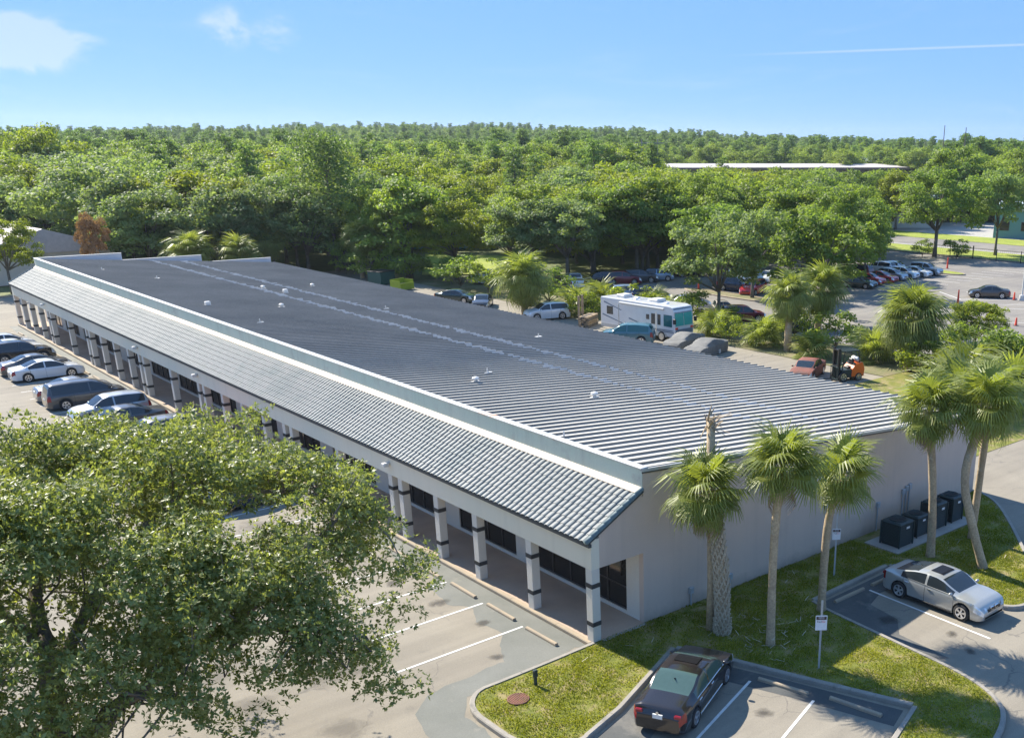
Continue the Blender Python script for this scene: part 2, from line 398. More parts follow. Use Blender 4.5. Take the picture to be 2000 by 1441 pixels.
# vegetation
M_barkoak = pm('oak_bark', (0.19, 0.155, 0.12), (0.12, 0.10, 0.08), 1.4, 0.95, 0.9, 14, fine=0.3, vec=None, c3=(0.27, 0.26, 0.22), s3=2.0)
M_bark = pm('grey_bark', (0.15, 0.13, 0.105), (0.10, 0.088, 0.07), 1.2, 0.95, 0.5, 9, fine=0.25)
M_palmtrunk = pm('palm_trunk', (0.38, 0.29, 0.18), (0.28, 0.21, 0.13), 1.2, 0.95, 0.8, 12, fine=0.25, c3=(0.36, 0.33, 0.26), s3=1.7)
M_boot = pm('palm_boot', (0.50, 0.43, 0.32), (0.36, 0.30, 0.21), 5, 0.9, fine=0.2, bscale=20)
M_deadfrond = pm('dead_frond', (0.30, 0.23, 0.14), (0.20, 0.14, 0.08), 3, 0.9, fine=0.2)
M_oakleaf = leafmat('oak_leaf', (0.100, 0.140, 0.032), (0.37, 0.39, 0.145), (0.12, 0.12, 0.04), 0.42, 0.42, 0.4, 0.0)
M_leaf = leafmat('tree_leaf', (0.072, 0.126, 0.024), (0.200, 0.280, 0.058), (0.235, 0.285, 0.055), 0.48, 0.55, 0.25, 0.8)
M_leafy = leafmat('yellow_tree_leaf', (0.095, 0.140, 0.016), (0.225, 0.275, 0.038), (0.24, 0.26, 0.03), 0.48, 0.55, 0.25, 0.6)
M_leafg = leafmat('grey_tree_leaf', (0.094, 0.142, 0.052), (0.235, 0.292, 0.126), (0.20, 0.27, 0.085), 0.45, 0.58, 0.25, 0.8)
M_pine = leafmat('pine_needle', (0.070, 0.126, 0.042), (0.190, 0.262, 0.088), (0.16, 0.245, 0.075), 0.42, 0.55, 0.25, 0.7)
M_frond = leafmat('palm_frond', (0.090, 0.130, 0.022), (0.265, 0.295, 0.085), (0.22, 0.24, 0.05), 0.42, 0.45, 0.35, 0.5)
M_brownleaf = leafmat('brown_leaf', (0.19, 0.10, 0.05), (0.36, 0.21, 0.10), None, 0.2, 0.7, 0.2)
M_blade = leafmat('grass_blade', (0.085, 0.120, 0.010), (0.31, 0.295, 0.045), None, 0.42, 0.6, 0.2)
M_moss = leafmat('hanging_moss', (0.16, 0.17, 0.11), (0.26, 0.27, 0.19), None, 0.25, 0.8, 0.1)
# ------------------------------------------------------------------ ground, lots, roads
def sheet(name, poly, z, m, label=None):
    o = MB().add([(x, y, z) for x, y in poly], [tuple(range(len(poly)))]).obj(name, m, None, fix=False)
    me = o.data; bm = bmesh.new(); bm.from_mesh(me); bmesh.ops.triangulate(bm, faces=bm.faces)
    for f in bm.faces:
        if f.normal.z < 0: f.normal_flip()
    bm.to_mesh(me); bm.free()
    o['kind'] = 'structure'; return o
def rect(x0, x1, y0, y1): return [(x0, y0), (x1, y0), (x1, y1), (x0, y1)]
ZL = -0.15
sheet('ground', rect(-9000, 9000, -9000, 9000), -0.30, M_ground)
lot = sheet('parking_lot', [(-70, -90), (62, -90), (62, 3.5), (27, 3.5), (27, 112), (-70, 112)], ZL, M_lot)
sheet('rear_lot', rect(27, 44.3, 19.9, 112), ZL, M_lot)
sheet('rear_lawn', rect(27, 62, 3.5, 19.9), -0.13, M_grass)
sheet('planting_bed', rect(44.3, 52.6, 19.9, 80), -0.11, M_dirt)
sheet('far_lot', rect(52.6, 126, 17, 80), ZL, M_farlot)
sheet('far_lane', rect(62, 126, -40, 17), ZL, M_farlot)
sheet('verge', rect(126, 137.2, -60, 120), -0.12, M_farlawn)
sheet('pavement', rect(137.2, 138.6, -60, 220), -0.1, M_pad)
def hill_z(r, a):
    t = min(max((r - 420) / 800, 0), 1); t = t * t * (3 - 2 * t); lf_ = min(max((a - rad(28)) / rad(52), 0), 1)
    return t * (1.5 + 13.5 * math.exp(-((lf_ - 0.58) / 0.30) ** 2) + 3.0 * lf_)
hb_ = MB(); na, nr = 40, 24
for i in range(nr):
    for j in range(na):
        r0_ = 400 + (i / (nr - 1)) ** 1.6 * 4600; a_ = rad(5) + rad(95) * j / (na - 1); hb_.v.append((CX + r0_ * math.cos(a_), CY + r0_ * math.sin(a_), -0.35 + hill_z(r0_, a_)))
for i in range(nr - 1):
    for j in range(na - 1): hb_.f.append((i * na + j, i * na + j + 1, (i + 1) * na + j + 1, (i + 1) * na + j)); hb_.m.append(0)
_h = hb_.obj('hills', M_ground, None, True); _h['kind'] = 'structure'
sheet('road', rect(138.6, 151.5, -80, 260), -0.16, M_farlot)
sheet('verge', rect(151.5, 162, -80, 260), -0.12, M_farlawn)
sheet('lawn', [(49, 100), (57, 95), (72, 112), (63, 124)], -0.12, M_farlawn)
sheet('yard', rect(44.3, 64, 80, 95), -0.14, M_dirt)
sheet('forecourt', rect(162, 200, 40, 110), -0.12, M_pad)

def smooth_poly(P, closed=True, n=3):
    P = [Vector(p) for p in P]
    for _ in range(n):
        Q = []
        for i in range(len(P) - (0 if closed else 1)):
            a, b = P[i], P[(i + 1) % len(P)]; Q += [a * 0.75 + b * 0.25, a * 0.25 + b * 0.75]
        if not closed: Q = [P[0]] + Q + [P[-1]]
        P = Q
    return [tuple(p) for p in P]
def offset_line(P, d):
    out = []
    for i, p in enumerate(P):
        a = Vector(P[max(i - 1, 0)]); b = Vector(P[min(i + 1, len(P) - 1)]); t = (b - a).normalized()
        out.append((p[0] - t.y * d, p[1] + t.x * d))
    return out
def kerb_run(name, P, w=0.17, top=0.015, bot=-0.15, m=None, gap=3.05):
    """raised concrete kerb, cut into cast lengths; the line P is its outer face, the body lies to the left"""
    I = offset_line(P, w); segs = []; run = 0; cur = [0]
    for i in range(1, len(P)):
        run += (Vector(P[i]) - Vector(P[i - 1])).length; cur.append(i)
        if run > gap: segs.append(cur); cur = [i]; run = 0
    if len(cur) > 1: segs.append(cur)
    b = MB()
    for sg in segs:
        prof = []
        for i in sg:
            o, n_ = Vector(P[i]), Vector(I[i]); d = (n_ - o).normalized()
            prof.append([(o.x, o.y, bot), (o.x, o.y, top - 0.035), ((o + d * 0.03).x, (o + d * 0.03).y, top), (n_.x, n_.y, top), (n_.x, n_.y, bot)])
        vs = []; fs = []
        for k, pr in enumerate(prof):
            t = 0
            vs += pr
        for k in range(len(prof) - 1):
            for j in range(4): fs.append((k * 5 + j, k * 5 + 5 + j, k * 5 + 6 + j, k * 5 + 1 + j))
        fs.append((0, 1, 2, 3, 4)); e = (len(prof) - 1) * 5; fs.append((e + 4, e + 3, e + 2, e + 1, e))
        # pull the ends in a little so that the joints show
        for idx, sgn in ((0, 1), (len(prof) - 1, -1)):
            q = min(max(idx + sgn, 0), len(prof) - 1)
            if q != idx:
                d = (Vector(prof[q][0]) - Vector(prof[idx][0])).normalized() * 0.006
                for j in range(5): vs[idx * 5 + j] = tuple(Vector(vs[idx * 5 + j]) + d)
        b.add(vs, fs)
    o = b.obj(name, m or M_kerb); o['kind'] = 'structure'; return o
def lerp_line(P, step=0.5):
    out = [tuple(P[0])]
    for a, b in zip(P[:-1], P[1:]):
        a, b = Vector(a), Vector(b); n = max(1, int((b - a).length / step))
        out += [tuple(a.lerp(b, k / n)) for k in range(1, n + 1)]
    return out
# big planted island round the end of the building
front_c = [(0.02, 0.10), (-1.85, 0.05), (-4.0, 0.03)] + smooth_poly([(-4.0, 0.03), (-5.0, 0.05), (-5.75, -0.9), (-5.75, -2.4), (-5.72, -3.3), (-5.3, -4.9), (-3.9, -4.72)], False, 2)[1:] + [(-3.8, -4.66), (-2.08, -4.11), (-0.05, -3.18), (1.9, -2.28)]
bay_c = [(1.9, -2.28), (2.72, -4.3), (3.44, -6.4), (4.85, -10.3)]
bay_r = [(4.85, -10.3), (2.79, -10.97), (-0.6, -12.2)]
tip = smooth_poly([(-0.6, -12.2), (-0.9, -13.3), (1.5, -13.6), (4.4, -13.45), (6.1, -12.95), (7.1, -12.3), (7.75, -11.1), (8.02, -9.7), (8.12, -8.28)], False, 2)
bmw_l = [(8.12, -8.28), (8.25, -6.48), (8.45, -3.9), (8.62, -3.06)]
bmw_b = [(8.62, -3.06), (13.62, -2.92)]
bmw_r = [(13.62, -2.92), (13.62, -7.6)] + smooth_poly([(13.62, -7.6), (13.55, -8.5), (14.4, -9.1), (16.0, -8.7), (18.2, -7.2), (20.0, -5.7), (22.4, -3.7), (24.5, -1.75), (25.3, -0.2)], False, 2)[1:]
isl = []
for seg in (front_c, bay_c, bay_r, tip, bmw_l, bmw_b, bmw_r):
    for p in lerp_line(seg, 0.4):
        if not isl or (Vector(p) - Vector(isl[-1])).length > 0.01: isl.append(p)
sheet('lawn', isl + [(24.9, -0.02), (2.39, -0.02), (2.39, -0.16), (0.36, -0.16), (0.36, 0.0)], -0.015, M_grass)
for seg in (front_c, bay_c, bay_r, tip, bmw_l, bmw_b, bmw_r):
    kerb_run('kerb', lerp_line(seg, 0.4), 0.17, 0.02, -0.16)
# sealed strips beside the walkway and round the island
def ragged(P, amp=0.07, step=0.25):
    L_ = lerp_line(list(P) + [P[0]], step)[:-1]; out = []
    for i, p in enumerate(L_):
        k = amp * (math.sin(i * 0.9) * 0.5 + random.uniform(-1, 1) * 0.8 + math.sin(i * 0.23) * 1.2); out.append((p[0] + (k if p[0] < -0.5 else 0), p[1] + (k if p[0] < -0.5 else 0)))
    return out
sheet('asphalt_patch', ragged([(-0.14, 0.32), (-0.14, 89.5), (-0.95, 89.5), (-1.0, 60), (-0.92, 40), (-1.0, 20), (-1.35, 11.2), (-1.0, 9.4), (-1.75, 8.8), (-2.1, 6.6), (-1.55, 5.6), (-2.0, 4.6), (-1.7, 3.2), (-2.4, 2.4), (-3.0, 1.2), (-4.9, 1.05), (-6.1, 1.0), (-6.9, 0.3), (-7.3, -1.2), (-7.2, -3.6), (-7.0, -6), (-5.9, -6), (-5.95, -3.2), (-5.95, -1.0), (-5.2, 0.05), (-4.0, 0.2)]), ZL + 0.004, M_seal)
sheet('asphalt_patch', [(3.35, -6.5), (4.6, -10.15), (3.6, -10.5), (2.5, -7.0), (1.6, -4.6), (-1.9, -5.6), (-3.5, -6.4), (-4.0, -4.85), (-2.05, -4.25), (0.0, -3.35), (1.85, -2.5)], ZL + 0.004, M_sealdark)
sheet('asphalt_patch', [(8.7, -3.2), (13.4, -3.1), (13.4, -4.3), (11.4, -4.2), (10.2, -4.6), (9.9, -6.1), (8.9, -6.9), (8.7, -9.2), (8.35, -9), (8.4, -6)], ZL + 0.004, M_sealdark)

def stripe(a, b, w=0.10, z=ZL + 0.009, m=None):
    a, b = Vector(a), Vector(b); t = (b - a).normalized(); n = Vector((-t.y, t.x)) * w / 2
    o = sheet('stall_line', [tuple(a - n), tuple(b - n), tuple(b + n), tuple(a + n)], z, m or M_white); return o
YS = 3.055
def stain_mat(name, c, strength):
    m, nt, b = new_mat(name); b.inputs['Base Color'].default_value = c4(c); b.inputs['Roughness'].default_value = 0.8
    tc = nt.nodes.new('ShaderNodeTexCoord').outputs['Object']; ln_ = nt.nodes.new('ShaderNodeVectorMath'); ln_.operation = 'LENGTH'; nt.links.new(tc, ln_.inputs[0])
    geo = nt.nodes.new('ShaderNodeNewGeometry').outputs['Position']; nz_ = noise(nt, 2.2, 5, 0.65, geo, 0.6)
    ad = nt.nodes.new('ShaderNodeMath'); ad.operation = 'MULTIPLY_ADD'; nt.links.new(nz_, ad.inputs[0]); ad.inputs[1].default_value = 1.1; nt.links.new(ln_.outputs['Value'], ad.inputs[2])
    f_ = ramp(nt, ad.outputs[0], 0.75, 1.25, strength, 0.0)
    tr = nt.nodes.new('ShaderNodeBsdfTransparent'); ms = nt.nodes.new('ShaderNodeMixShader'); nt.links.new(f_, ms.inputs[0]); nt.links.new(tr.outputs[0], ms.inputs[1]); nt.links.new(b.outputs[0], ms.inputs[2])
    nt.links.new(ms.outputs[0], nt.nodes['Material Output'].inputs['Surface']); return m
M_oil = stain_mat('oil_stain', (0.06, 0.053, 0.045), 0.6); M_grime = stain_mat('grime', (0.12, 0.105, 0.085), 0.35)
def stain(x, y, rx, ry, rz=0, m=None, z=0.007):
    o = MB().add([(math.cos(k * math.pi / 12), math.sin(k * math.pi / 12), 0) for k in range(24)], [tuple(range(24))]).obj('oil_stain', m or M_oil, None, fix=False)
    o.location = (x, y, ZL + z); o.scale = (rx, ry, 1); o.rotation_euler = (0, 0, rz); o['kind'] = 'structure'
for i, (x, y, rx, ry) in enumerate(((-2.2, 7.0, .75, .5), (-1.9, 4.3, .5, .4), (-2.6, 9.9, .6, .5), (-3.0, 1.7, .5, .4), (9.6, -5.9, .8, .6), (10.4, -8.2, .5, .35), (9.7, -9.4, .45, .3), (-0.4, -9.0, .7, .5), (1.2, -7.2, .5, .4), (-5.5, 5.8, .8, .5))): stain(x, y, rx, ry, i * 0.7)
for i in range(14): stain(random.uniform(-15, -1.5), random.uniform(-8, 30), random.uniform(.6, 2.2), random.uniform(.4, 1.4), random.uniform(0, 3), M_grime, 0.0075 + 0.0002 * i)
for k in range(31): stripe((-0.97, YS + 2.75 * k), (-6.2, YS + 2.75 * k))
for k in range(-3, 12): stripe((-17.6, YS - 0.4 + 2.75 * k), (-23, YS - 0.4 + 2.75 * k))
stripe((2.35, -5.52), (-2.6, -7.27)); stripe((2.95, -7.8), (-2.2, -9.5)); stripe((11.26, -3.74), (11.08, -9.38))
for a, b in (((88.85, 44.5), (85.2, 39.2)), ((91.4, 42.3), (88.0, 37.2)), ((85.3, 39.8), (98, 29)), ((84.6, 39.0), (97, 28.3)), ((84.95, 34.1), (92, 28)), ((81.4, 32.3), (89, 28)), ((74.7, 26.9), (78, 23)), ((54.8, 34), (58.9, 33.7)), ((52.8, 31), (57, 30.9))):
    stripe(a, b, 0.14)
for k in range(12): stripe((86.5 + 2.75 * k, 52.3), (87.2 + 2.75 * k, 47.6), 0.13)
# far kerbed islands
def small_island(name, poly, m=M_dirt, kw=M_kerbwarm):
    P = smooth_poly(poly, True, 2); P2 = lerp_line(P + [P[0]], 0.8)
    sheet(name, P, -0.02, m); kerb_run('kerb', P2, 0.2, 0.02, -0.16, kw, 6)
small_island('lawn', [(65.2, 66.5), (65.4, 50), (67.9, 50), (68.2, 66.5)])
small_island('lawn', [(104.6, 51.6), (107.0, 51.8), (108.5, 60), (104, 60)], M_farlawn)
kerb_run('kerb', lerp_line([(27.05, 112), (27.05, 90)], 1), 0.15, 0.0)
kerb_run('kerb', lerp_line([(-70, 112.1), (-2, 112.1), (27, 112.1)], 2), 0.2, 0.02, -0.16, M_kerbwarm, 6)
kerb_run('kerb', lerp_line([(126, 50), (126, 80)], 1), 0.2, 0.05)

# ------------------------------------------------------------------ the long building
BL, BD, BW = 89.75, 2.39, 24.89
RS = 0.0831
def roof_z(x): return 6.0 - (x - 2.45) * RS
B = thing('shop_building', 'long grey stucco strip of shops with ribbed metal roof and tiled canopy', 'building', (0, 0, 0))
# walkway
wk = MB().box(0.06, BD + 0.3, 0, BL, -0.16, 0.0).obj('walkway', M_walk); wk['kind'] = 'structure'
kerb_run('kerb', lerp_line([(-0.13, BL), (-0.13, 0.12)], 1.0), 0.185, 0.004, -0.16, M_kerbwarm, 2.4)
o = MB().bbox(0.37, BD, -0.15, -0.004, -0.16, 0.004, 0.015).obj('kerb', M_pad); o['kind'] = 'structure'
# glazed bays
bays = [(1.0, 7.0, 5), (8.4, 13.0, 4)]
y = 15.2
while y < BL - 6:
    bays += [(y, y + 4.6, 4), (y + 6.0, y + 10.9, 4)]; y += 12.5
bays = [b for b in bays if b[1] < BL - 1]
front = MB(); prev = 0.25
for a, b, n in bays:
    front.box(BD, BD + 0.22, prev, a, -0.15, 2.42); front.box(BD, BD + 0.22, a, b, -0.15, 0.14); prev = b
front.box(BD, BD + 0.22, prev, BL - 0.25, -0.15, 2.42); front.box(BD, BD + 0.22, 0.25, BL - 0.25, 2.42, 6.03)
front.obj('front_wall', M_column, B)
for a, b, n in bays:
    fr = MB(); fx0, fx1 = BD + 0.05, BD + 0.15; w = (b - a) / n
    for k in range(n + 1):
        yy = a + k * w; fr.box(fx0, fx1, max(a, yy - 0.03), min(b, yy + 0.03), 0.14, 2.42)
    for k in range(n):
        y0, y1 = a + k * w + 0.03, a + (k + 1) * w - 0.03
        fr.box(fx0, fx1, y0, y1, 0.14, 0.2); fr.box(fx0, fx1, y0, y1, 2.35, 2.42); fr.box(fx0, fx1, y0, y1, 1.05, 1.1)
    st = fr.obj('storefront', M_frame, B)
    for k in range(n):
        y0, y1 = a + k * w + 0.03, a + (k + 1) * w - 0.03
        MB().box(fx0 + 0.035, fx0 + 0.06, y0, y1, 0.2, 1.05).obj('pane', M_glass, st)
        MB().box(fx0 + 0.035, fx0 + 0.06, y0, y1, 1.1, 2.35).obj('pane', M_glass, st)
    if n == 4:
        MB().tube([(fx0 - 0.05, a + 2 * w - 0.08, 0.9), (fx0 - 0.05, a + 2 * w - 0.08, 1.4)], 0.015, 6).obj('door_handle', M_chrome, st)
MB().box(BD + 0.24, BD + 3, 0.3, BL - 0.3, -0.1, 2.5).obj('interior', M_frame, B)
MB().yprism([(BD, -0.15), (BW, -0.15), (BW, roof_z(BW) - 0.03), (BD, roof_z(BD) - 0.03)], 0, 0.25).obj('end_wall', M_stucco, B)
MB().box(BW - 0.2, BW, 0.25, BL - 0.25, -0.15, roof_z(BW) - 0.03).obj('back_wall', M_stucco, B)
MB().yprism([(BD, -0.15), (BW, -0.15), (BW, roof_z(BW) - 0.03), (BD, roof_z(BD) - 0.03)], BL - 0.25, BL).obj('far_wall', M_stucco, B)
for x0, x1, zt in ((BD, 10.05, 6.02), (10.05, 17.7, 5.32), (17.7, 25.0, 4.58)):
    p = MB().box(x0, x1, BL + 0.003, BL + 0.2, 3.6, zt).obj('stepped_parapet', M_parapet_in, B)
    MB().box(x0 - 0.02, x1 + 0.02, BL - 0.05, BL + 0.24, zt, zt + 0.05).obj('coping', M_coping, p)
# canopy
MB().box(0, 0.36, 0, BL, 2.82, 3.95).obj('fascia', M_fascia, B)
CS = (5.23 - 3.95) / BD
for y0, y1 in ((0.0, 0.3), (BL - 0.3, BL)):
    MB().yprism([(0.36, 2.82), (BD, 2.82), (BD, 5.17), (0.36, 3.95 + 0.36 * CS - 0.06)], y0, y1).obj('gable', M_stucco, B)
MB().box(0.36, BD, 0.3, BL - 0.3, 2.86, 2.95).obj('soffit', M_soffit, B)
def cz(x): return 3.95 + x * CS
MB().yprism([(-0.16, cz(-0.16) - 0.05), (BD, cz(BD) - 0.05), (BD, cz(BD)), (-0.16, cz(-0.16))], -0.06, BL + 0.06).obj('roof_deck', M_underlay, B)
MB().box(-0.13, -0.003, -0.05, BL + 0.05, cz(-0.16) - 0.16, cz(-0.16) - 0.04).obj('eave_trim', M_trimdark, B)
MB().box(BD - 0.03, BD - 0.003, 0, BL, 5.0, 6.03).obj('parapet_face', M_parapet, B)
MB().yprism([(BD - 0.27, cz(BD - 0.27) + 0.06), (BD - 0.03, cz(BD) + 0.07), (BD - 0.03, cz(BD) + 0.12), (BD - 0.27, cz(BD - 0.27) + 0.1)], 0.06, BL).obj('flashing', M_flash, B)
for k in range(15):
    MB().bbox(BD - 0.09, BD + 0.24, k * 6 - 0.03 + 0.004, min(k * 6 + 6, BL) - 0.03 - 0.004, 6.03, 6.075, 0.012).obj('coping', M_coping, B)
# roof tiles
TH = math.atan(CS); NROW, TP, TW = 8, 0.325, 0.30
def tile_geo():
    L, arc, h = 0.37, 0.205, 0.062; prof = []
    for i in range(6):
        a = math.pi * i / 5; prof.append((arc / 2 - arc / 2 * math.cos(a), h * math.sin(a) ** 0.8 if 0 < i < 5 else 0.004))
    prof += [(0.225, 0.0), (TW - 0.002, 0.004)]
    n = len(prof); vs = [(0, y_, z_ + 0.03) for y_, z_ in prof] + [(L, y_, z_ + 0.002) for y_, z_ in prof] + [(0, y_, z_ + 0.010) for y_, z_ in prof]
    fs = [(i, n + i, n + i + 1, i + 1) for i in range(n - 1)] + [(2 * n + i, i, i + 1, 2 * n + i + 1) for i in range(n - 1)]
    return vs, fs
tv, tf = tile_geo()
tile_me = MB().add(tv, tf).mesh('tile', M_tile)
def tile_pos(r, c):
    d = -0.17 / math.cos(TH) + r * TP
    return (d * math.cos(TH), c * TW + 0.13, 3.955 + d * math.sin(TH))
NC = int((BL - 0.15) / TW)
for c in range(37):
    for r in range(NROW):
        p = tile_pos(r, c)
        link('tile', tile_me, B, (p[0], p[1] + random.uniform(-.004, .004), p[2] + random.uniform(0, .006)), (random.uniform(-.015, .015), -TH, random.uniform(-.012, .012)))
tvn = np.array(tv); Rm = np.array(Matrix.Rotation(-TH, 3, 'Y')); tvr = tvn @ Rm.T
Vs = []; Fs = []; nb = 0
for c in range(37, NC):
    for r in range(NROW):
        p = np.array(tile_pos(r, c)) + [0, random.uniform(-.004, .004), random.uniform(0, .006)]
        Vs.append(tvr + p); Fs.append(np.array(tf) + nb); nb += len(tv)
o = link('roof_tiles', np_mesh('roof_tiles', np.vstack(Vs), np.vstack(Fs), M_tile), B); o['kind'] = 'stuff'
rk = []
b_ = MB(); n_ = 8
for (xx, rr) in ((0.0, 0.115), (0.36, 0.10)):
    b_.v += [(xx, rr * math.cos(math.pi * (k / n_ * 1.25 - 0.25)) , rr * math.sin(math.pi * (k / n_ * 1.25 - 0.25))) for k in range(n_ + 1)]
b_.f = [(k, k + 1, n_ + 2 + k, n_ + 1 + k) for k in range(n_)] + [tuple(range(n_, -1, -1))]; b_.m = [0] * len(b_.f)
rake_me = b_.mesh('rake_tile', M_rake, True)
for yy in (0.03, BL - 0.03):
    for r in range(NROW + 1):
        d = -0.2 / math.cos(TH) + r * 0.325
        link('rake_tile', rake_me, B, (d * math.cos(TH), yy, 3.985 + d * math.sin(TH)), (0, -TH, 0))
# metal roof: panels, seams, laps
RX0, RX1 = 2.64, 25.12
TR = math.atan(RS); PITCH = 0.58; NR = int((BL - 0.1) / PITCH)
pan = MB().add([(RX0, 0.0, roof_z(RX0) - .012), (RX1, 0.0, roof_z(RX1) - .012), (RX1, PITCH - 0.004, roof_z(RX1) - .012), (RX0, PITCH - 0.004, roof_z(RX0) - .012),
                (RX0, 0.0, roof_z(RX0) - .035), (RX1, 0.0, roof_z(RX1) - .035), (RX1, PITCH - 0.004, roof_z(RX1) - .035), (RX0, PITCH - 0.004, roof_z(RX0) - .035)],
               [(0, 1, 2, 3), (5, 4, 7, 6), (4, 5, 1, 0), (5, 6, 2, 1), (6, 7, 3, 2), (7, 4, 0, 3)]).mesh('roof_panel', M_roof)
def trap(x0, x1, wb, wt, h, z0=-0.014):
    q = []
    for x in (x0, x1):
        z = roof_z(x); q += [(x, -wb / 2, z + z0), (x, -wt / 2, z + h), (x, wt / 2, z + h), (x, wb / 2, z + z0)]
    return MB().add(q, [(0, 1, 2, 3), (7, 6, 5, 4), (0, 4, 5, 1), (1, 5, 6, 2), (2, 6, 7, 3)])
rib_me = trap(RX0 - 0.02, RX1 + 0.03, 0.06, 0.034, 0.07).mesh('seam_rib', M_rib)
lap_me = trap(-0.24, 0.24, 0.15, 0.055, 0.076).xf(Matrix.Translation((0, 0, -roof_z(0)))).mesh('lap_plate', M_patch)
for k in range(NR):
    yy = 0.06 + k * PITCH
    link('roof_panel', pan, B, (0, yy, 0)); link('seam_rib', rib_me, B, (0, yy, 0))
    if k % 1 == 0 and k > 0:
        for lx in (12.55, 15.45):
            x = lx + random.uniform(-.16, .16); o_ = link('lap_plate', lap_me, B, (x, yy, roof_z(x))); o_.scale = (random.uniform(0.5, 1.6), 1, random.uniform(0.96, 1.02))
q = []
for x in (BD - 0.05, RX1 + 0.05):
    q += [(x, -0.05, roof_z(x) - 0.07), (x, -0.05, roof_z(x) + 0.045), (x, 0.14, roof_z(x) + 0.045), (x, 0.14, roof_z(x) - 0.0)]
MB().add(q, [(0, 1, 2, 3), (7, 6, 5, 4), (0, 4, 5, 1), (1, 5, 6, 2), (2, 6, 7, 3), (3, 7, 4, 0)]).obj('rake_trim', M_coping, B)
q = []
for x in (BD - 0.04, RX1 + 0.04):
    q += [(x, -0.035, roof_z(x) - 0.13), (x, -0.035, roof_z(x) - 0.072), (x, -0.003, roof_z(x) - 0.072), (x, -0.003, roof_z(x) - 0.13)]
MB().add(q, [(0, 1, 2, 3), (7, 6, 5, 4), (0, 4, 5, 1), (1, 5, 6, 2), (2, 6, 7, 3), (3, 7, 4, 0)]).obj('drip_edge', M_trimdark, B)
MB().box(BW + 0.003, RX1 + 0.06, 0.05, BL, roof_z(RX1) - 0.16, roof_z(RX1) - 0.05).obj('gutter', M_coping, B)
for x, y, kind in ((4.82, 50.15, 'box'), (9.4, 48.55, 'dome'), (13.07, 61.4, 'dome'), (13.6, 58.1, 'box'), (16.5, 46.5, 'pipe'), (4.8, 40.7, 'pipe'), (6.2, 17.1, 'dome'), (8.2, 19.2, 'pipe'), (9.25, 11.5, 'dome'), (2.95, 5.4, 'pipe'), (7.4, 70, 'pipe'), (5.2, 78, 'pipe'), (19, 30, 'pipe'), (18, 63, 'dome')):
    z = roof_z(x) - 0.01; v = MB().box(x - 0.35, x + 0.35, y - 0.2, y + 0.2, z + 0.02, z + 0.09)
    if kind == 'box': v.bbox(x - 0.28, x + 0.28, y - 0.28, y + 0.28, z, z + 0.5, 0.05)
    elif kind == 'dome': v.lathe([(0.16, 0), (0.16, 0.25), (0.3, 0.27), (0.27, 0.38), (0.14, 0.46), (0, 0.48)], 'z', 14, (x, y, z))
    else: v.lathe([(0.12, 0), (0.06, 0.12), (0.05, 0.4), (0, 0.4)], 'z', 10, (x, y, z))
    v.xf(Matrix.Translation((x, y, z)) @ Matrix.Scale(0.62, 4) @ Matrix.Translation((-x, -y, -z))); v.obj('roof_vent', M_ventw, B)
# columns
cols = [0, 3.7, 7.48, 10.52, 13.6, 14.5, 19.9, 25.3, 26.2, 29.0, 32.05, 35.1, 38.2, 39.1, 44.3, 50.0, 50.9, 53.5, 56.9, 60.2, 63.4, 64.3, 69.7, 75.6, 76.5, 79.6, 83.0, 86.3, 89.39]
CWD = 0.36
col_me = MB().bbox(0, CWD, 0, CWD, -0.15, 2.82, 0.012).mesh('column', M_column)
bnd = MB().box(-0.012, CWD + 0.012, -0.012, CWD + 0.012, -0.085, 0.085)
for k in range(6):
    t0 = 0.03 + k * 0.06
    bnd.box(-0.02, -0.012, t0, t0 + 0.03, -0.08, 0.08); bnd.box(t0, t0 + 0.03, -0.02, -0.012, -0.08, 0.08)
bnd_me = bnd.mesh('band', M_band)
for yy in cols:
    c = link('column', col_me, B, (0, yy, 0))
    for zz in (0.70, 2.19): link('band', bnd_me, c, (0, 0, zz))
# flood lamps on the fascia
for yy in (14.6, 39.05, 50.9, 76.9):
    l = MB().box(-0.05, -0.002, yy - 0.06, yy + 0.06, 3.3, 3.42).obj('wall_lamp', M_ventw, B)
    MB().bbox(-0.34, -0.06, yy - 0.13, yy + 0.13, 3.26, 3.42, 0.03).obj('lamp_head', M_ventw, l)
    MB().box(-0.31, -0.09, yy - 0.1, yy + 0.1, 3.245, 3.257).obj('lens', M_trimdark, l)
# wall conduits
for x, h in ((16.6, 1.15), (18.55, 1.35), (18.8, 1.45), (19.05, 1.5), (6.9, 0.45), (4.75, 0.5)):
    MB().tube([(x, -0.05, -0.02), (x, -0.05, h)], 0.035, 6).bbox(x - 0.1, x + 0.1, -0.13, -0.004, h, h + 0.25, 0.01).obj('conduit', M_galv, B)
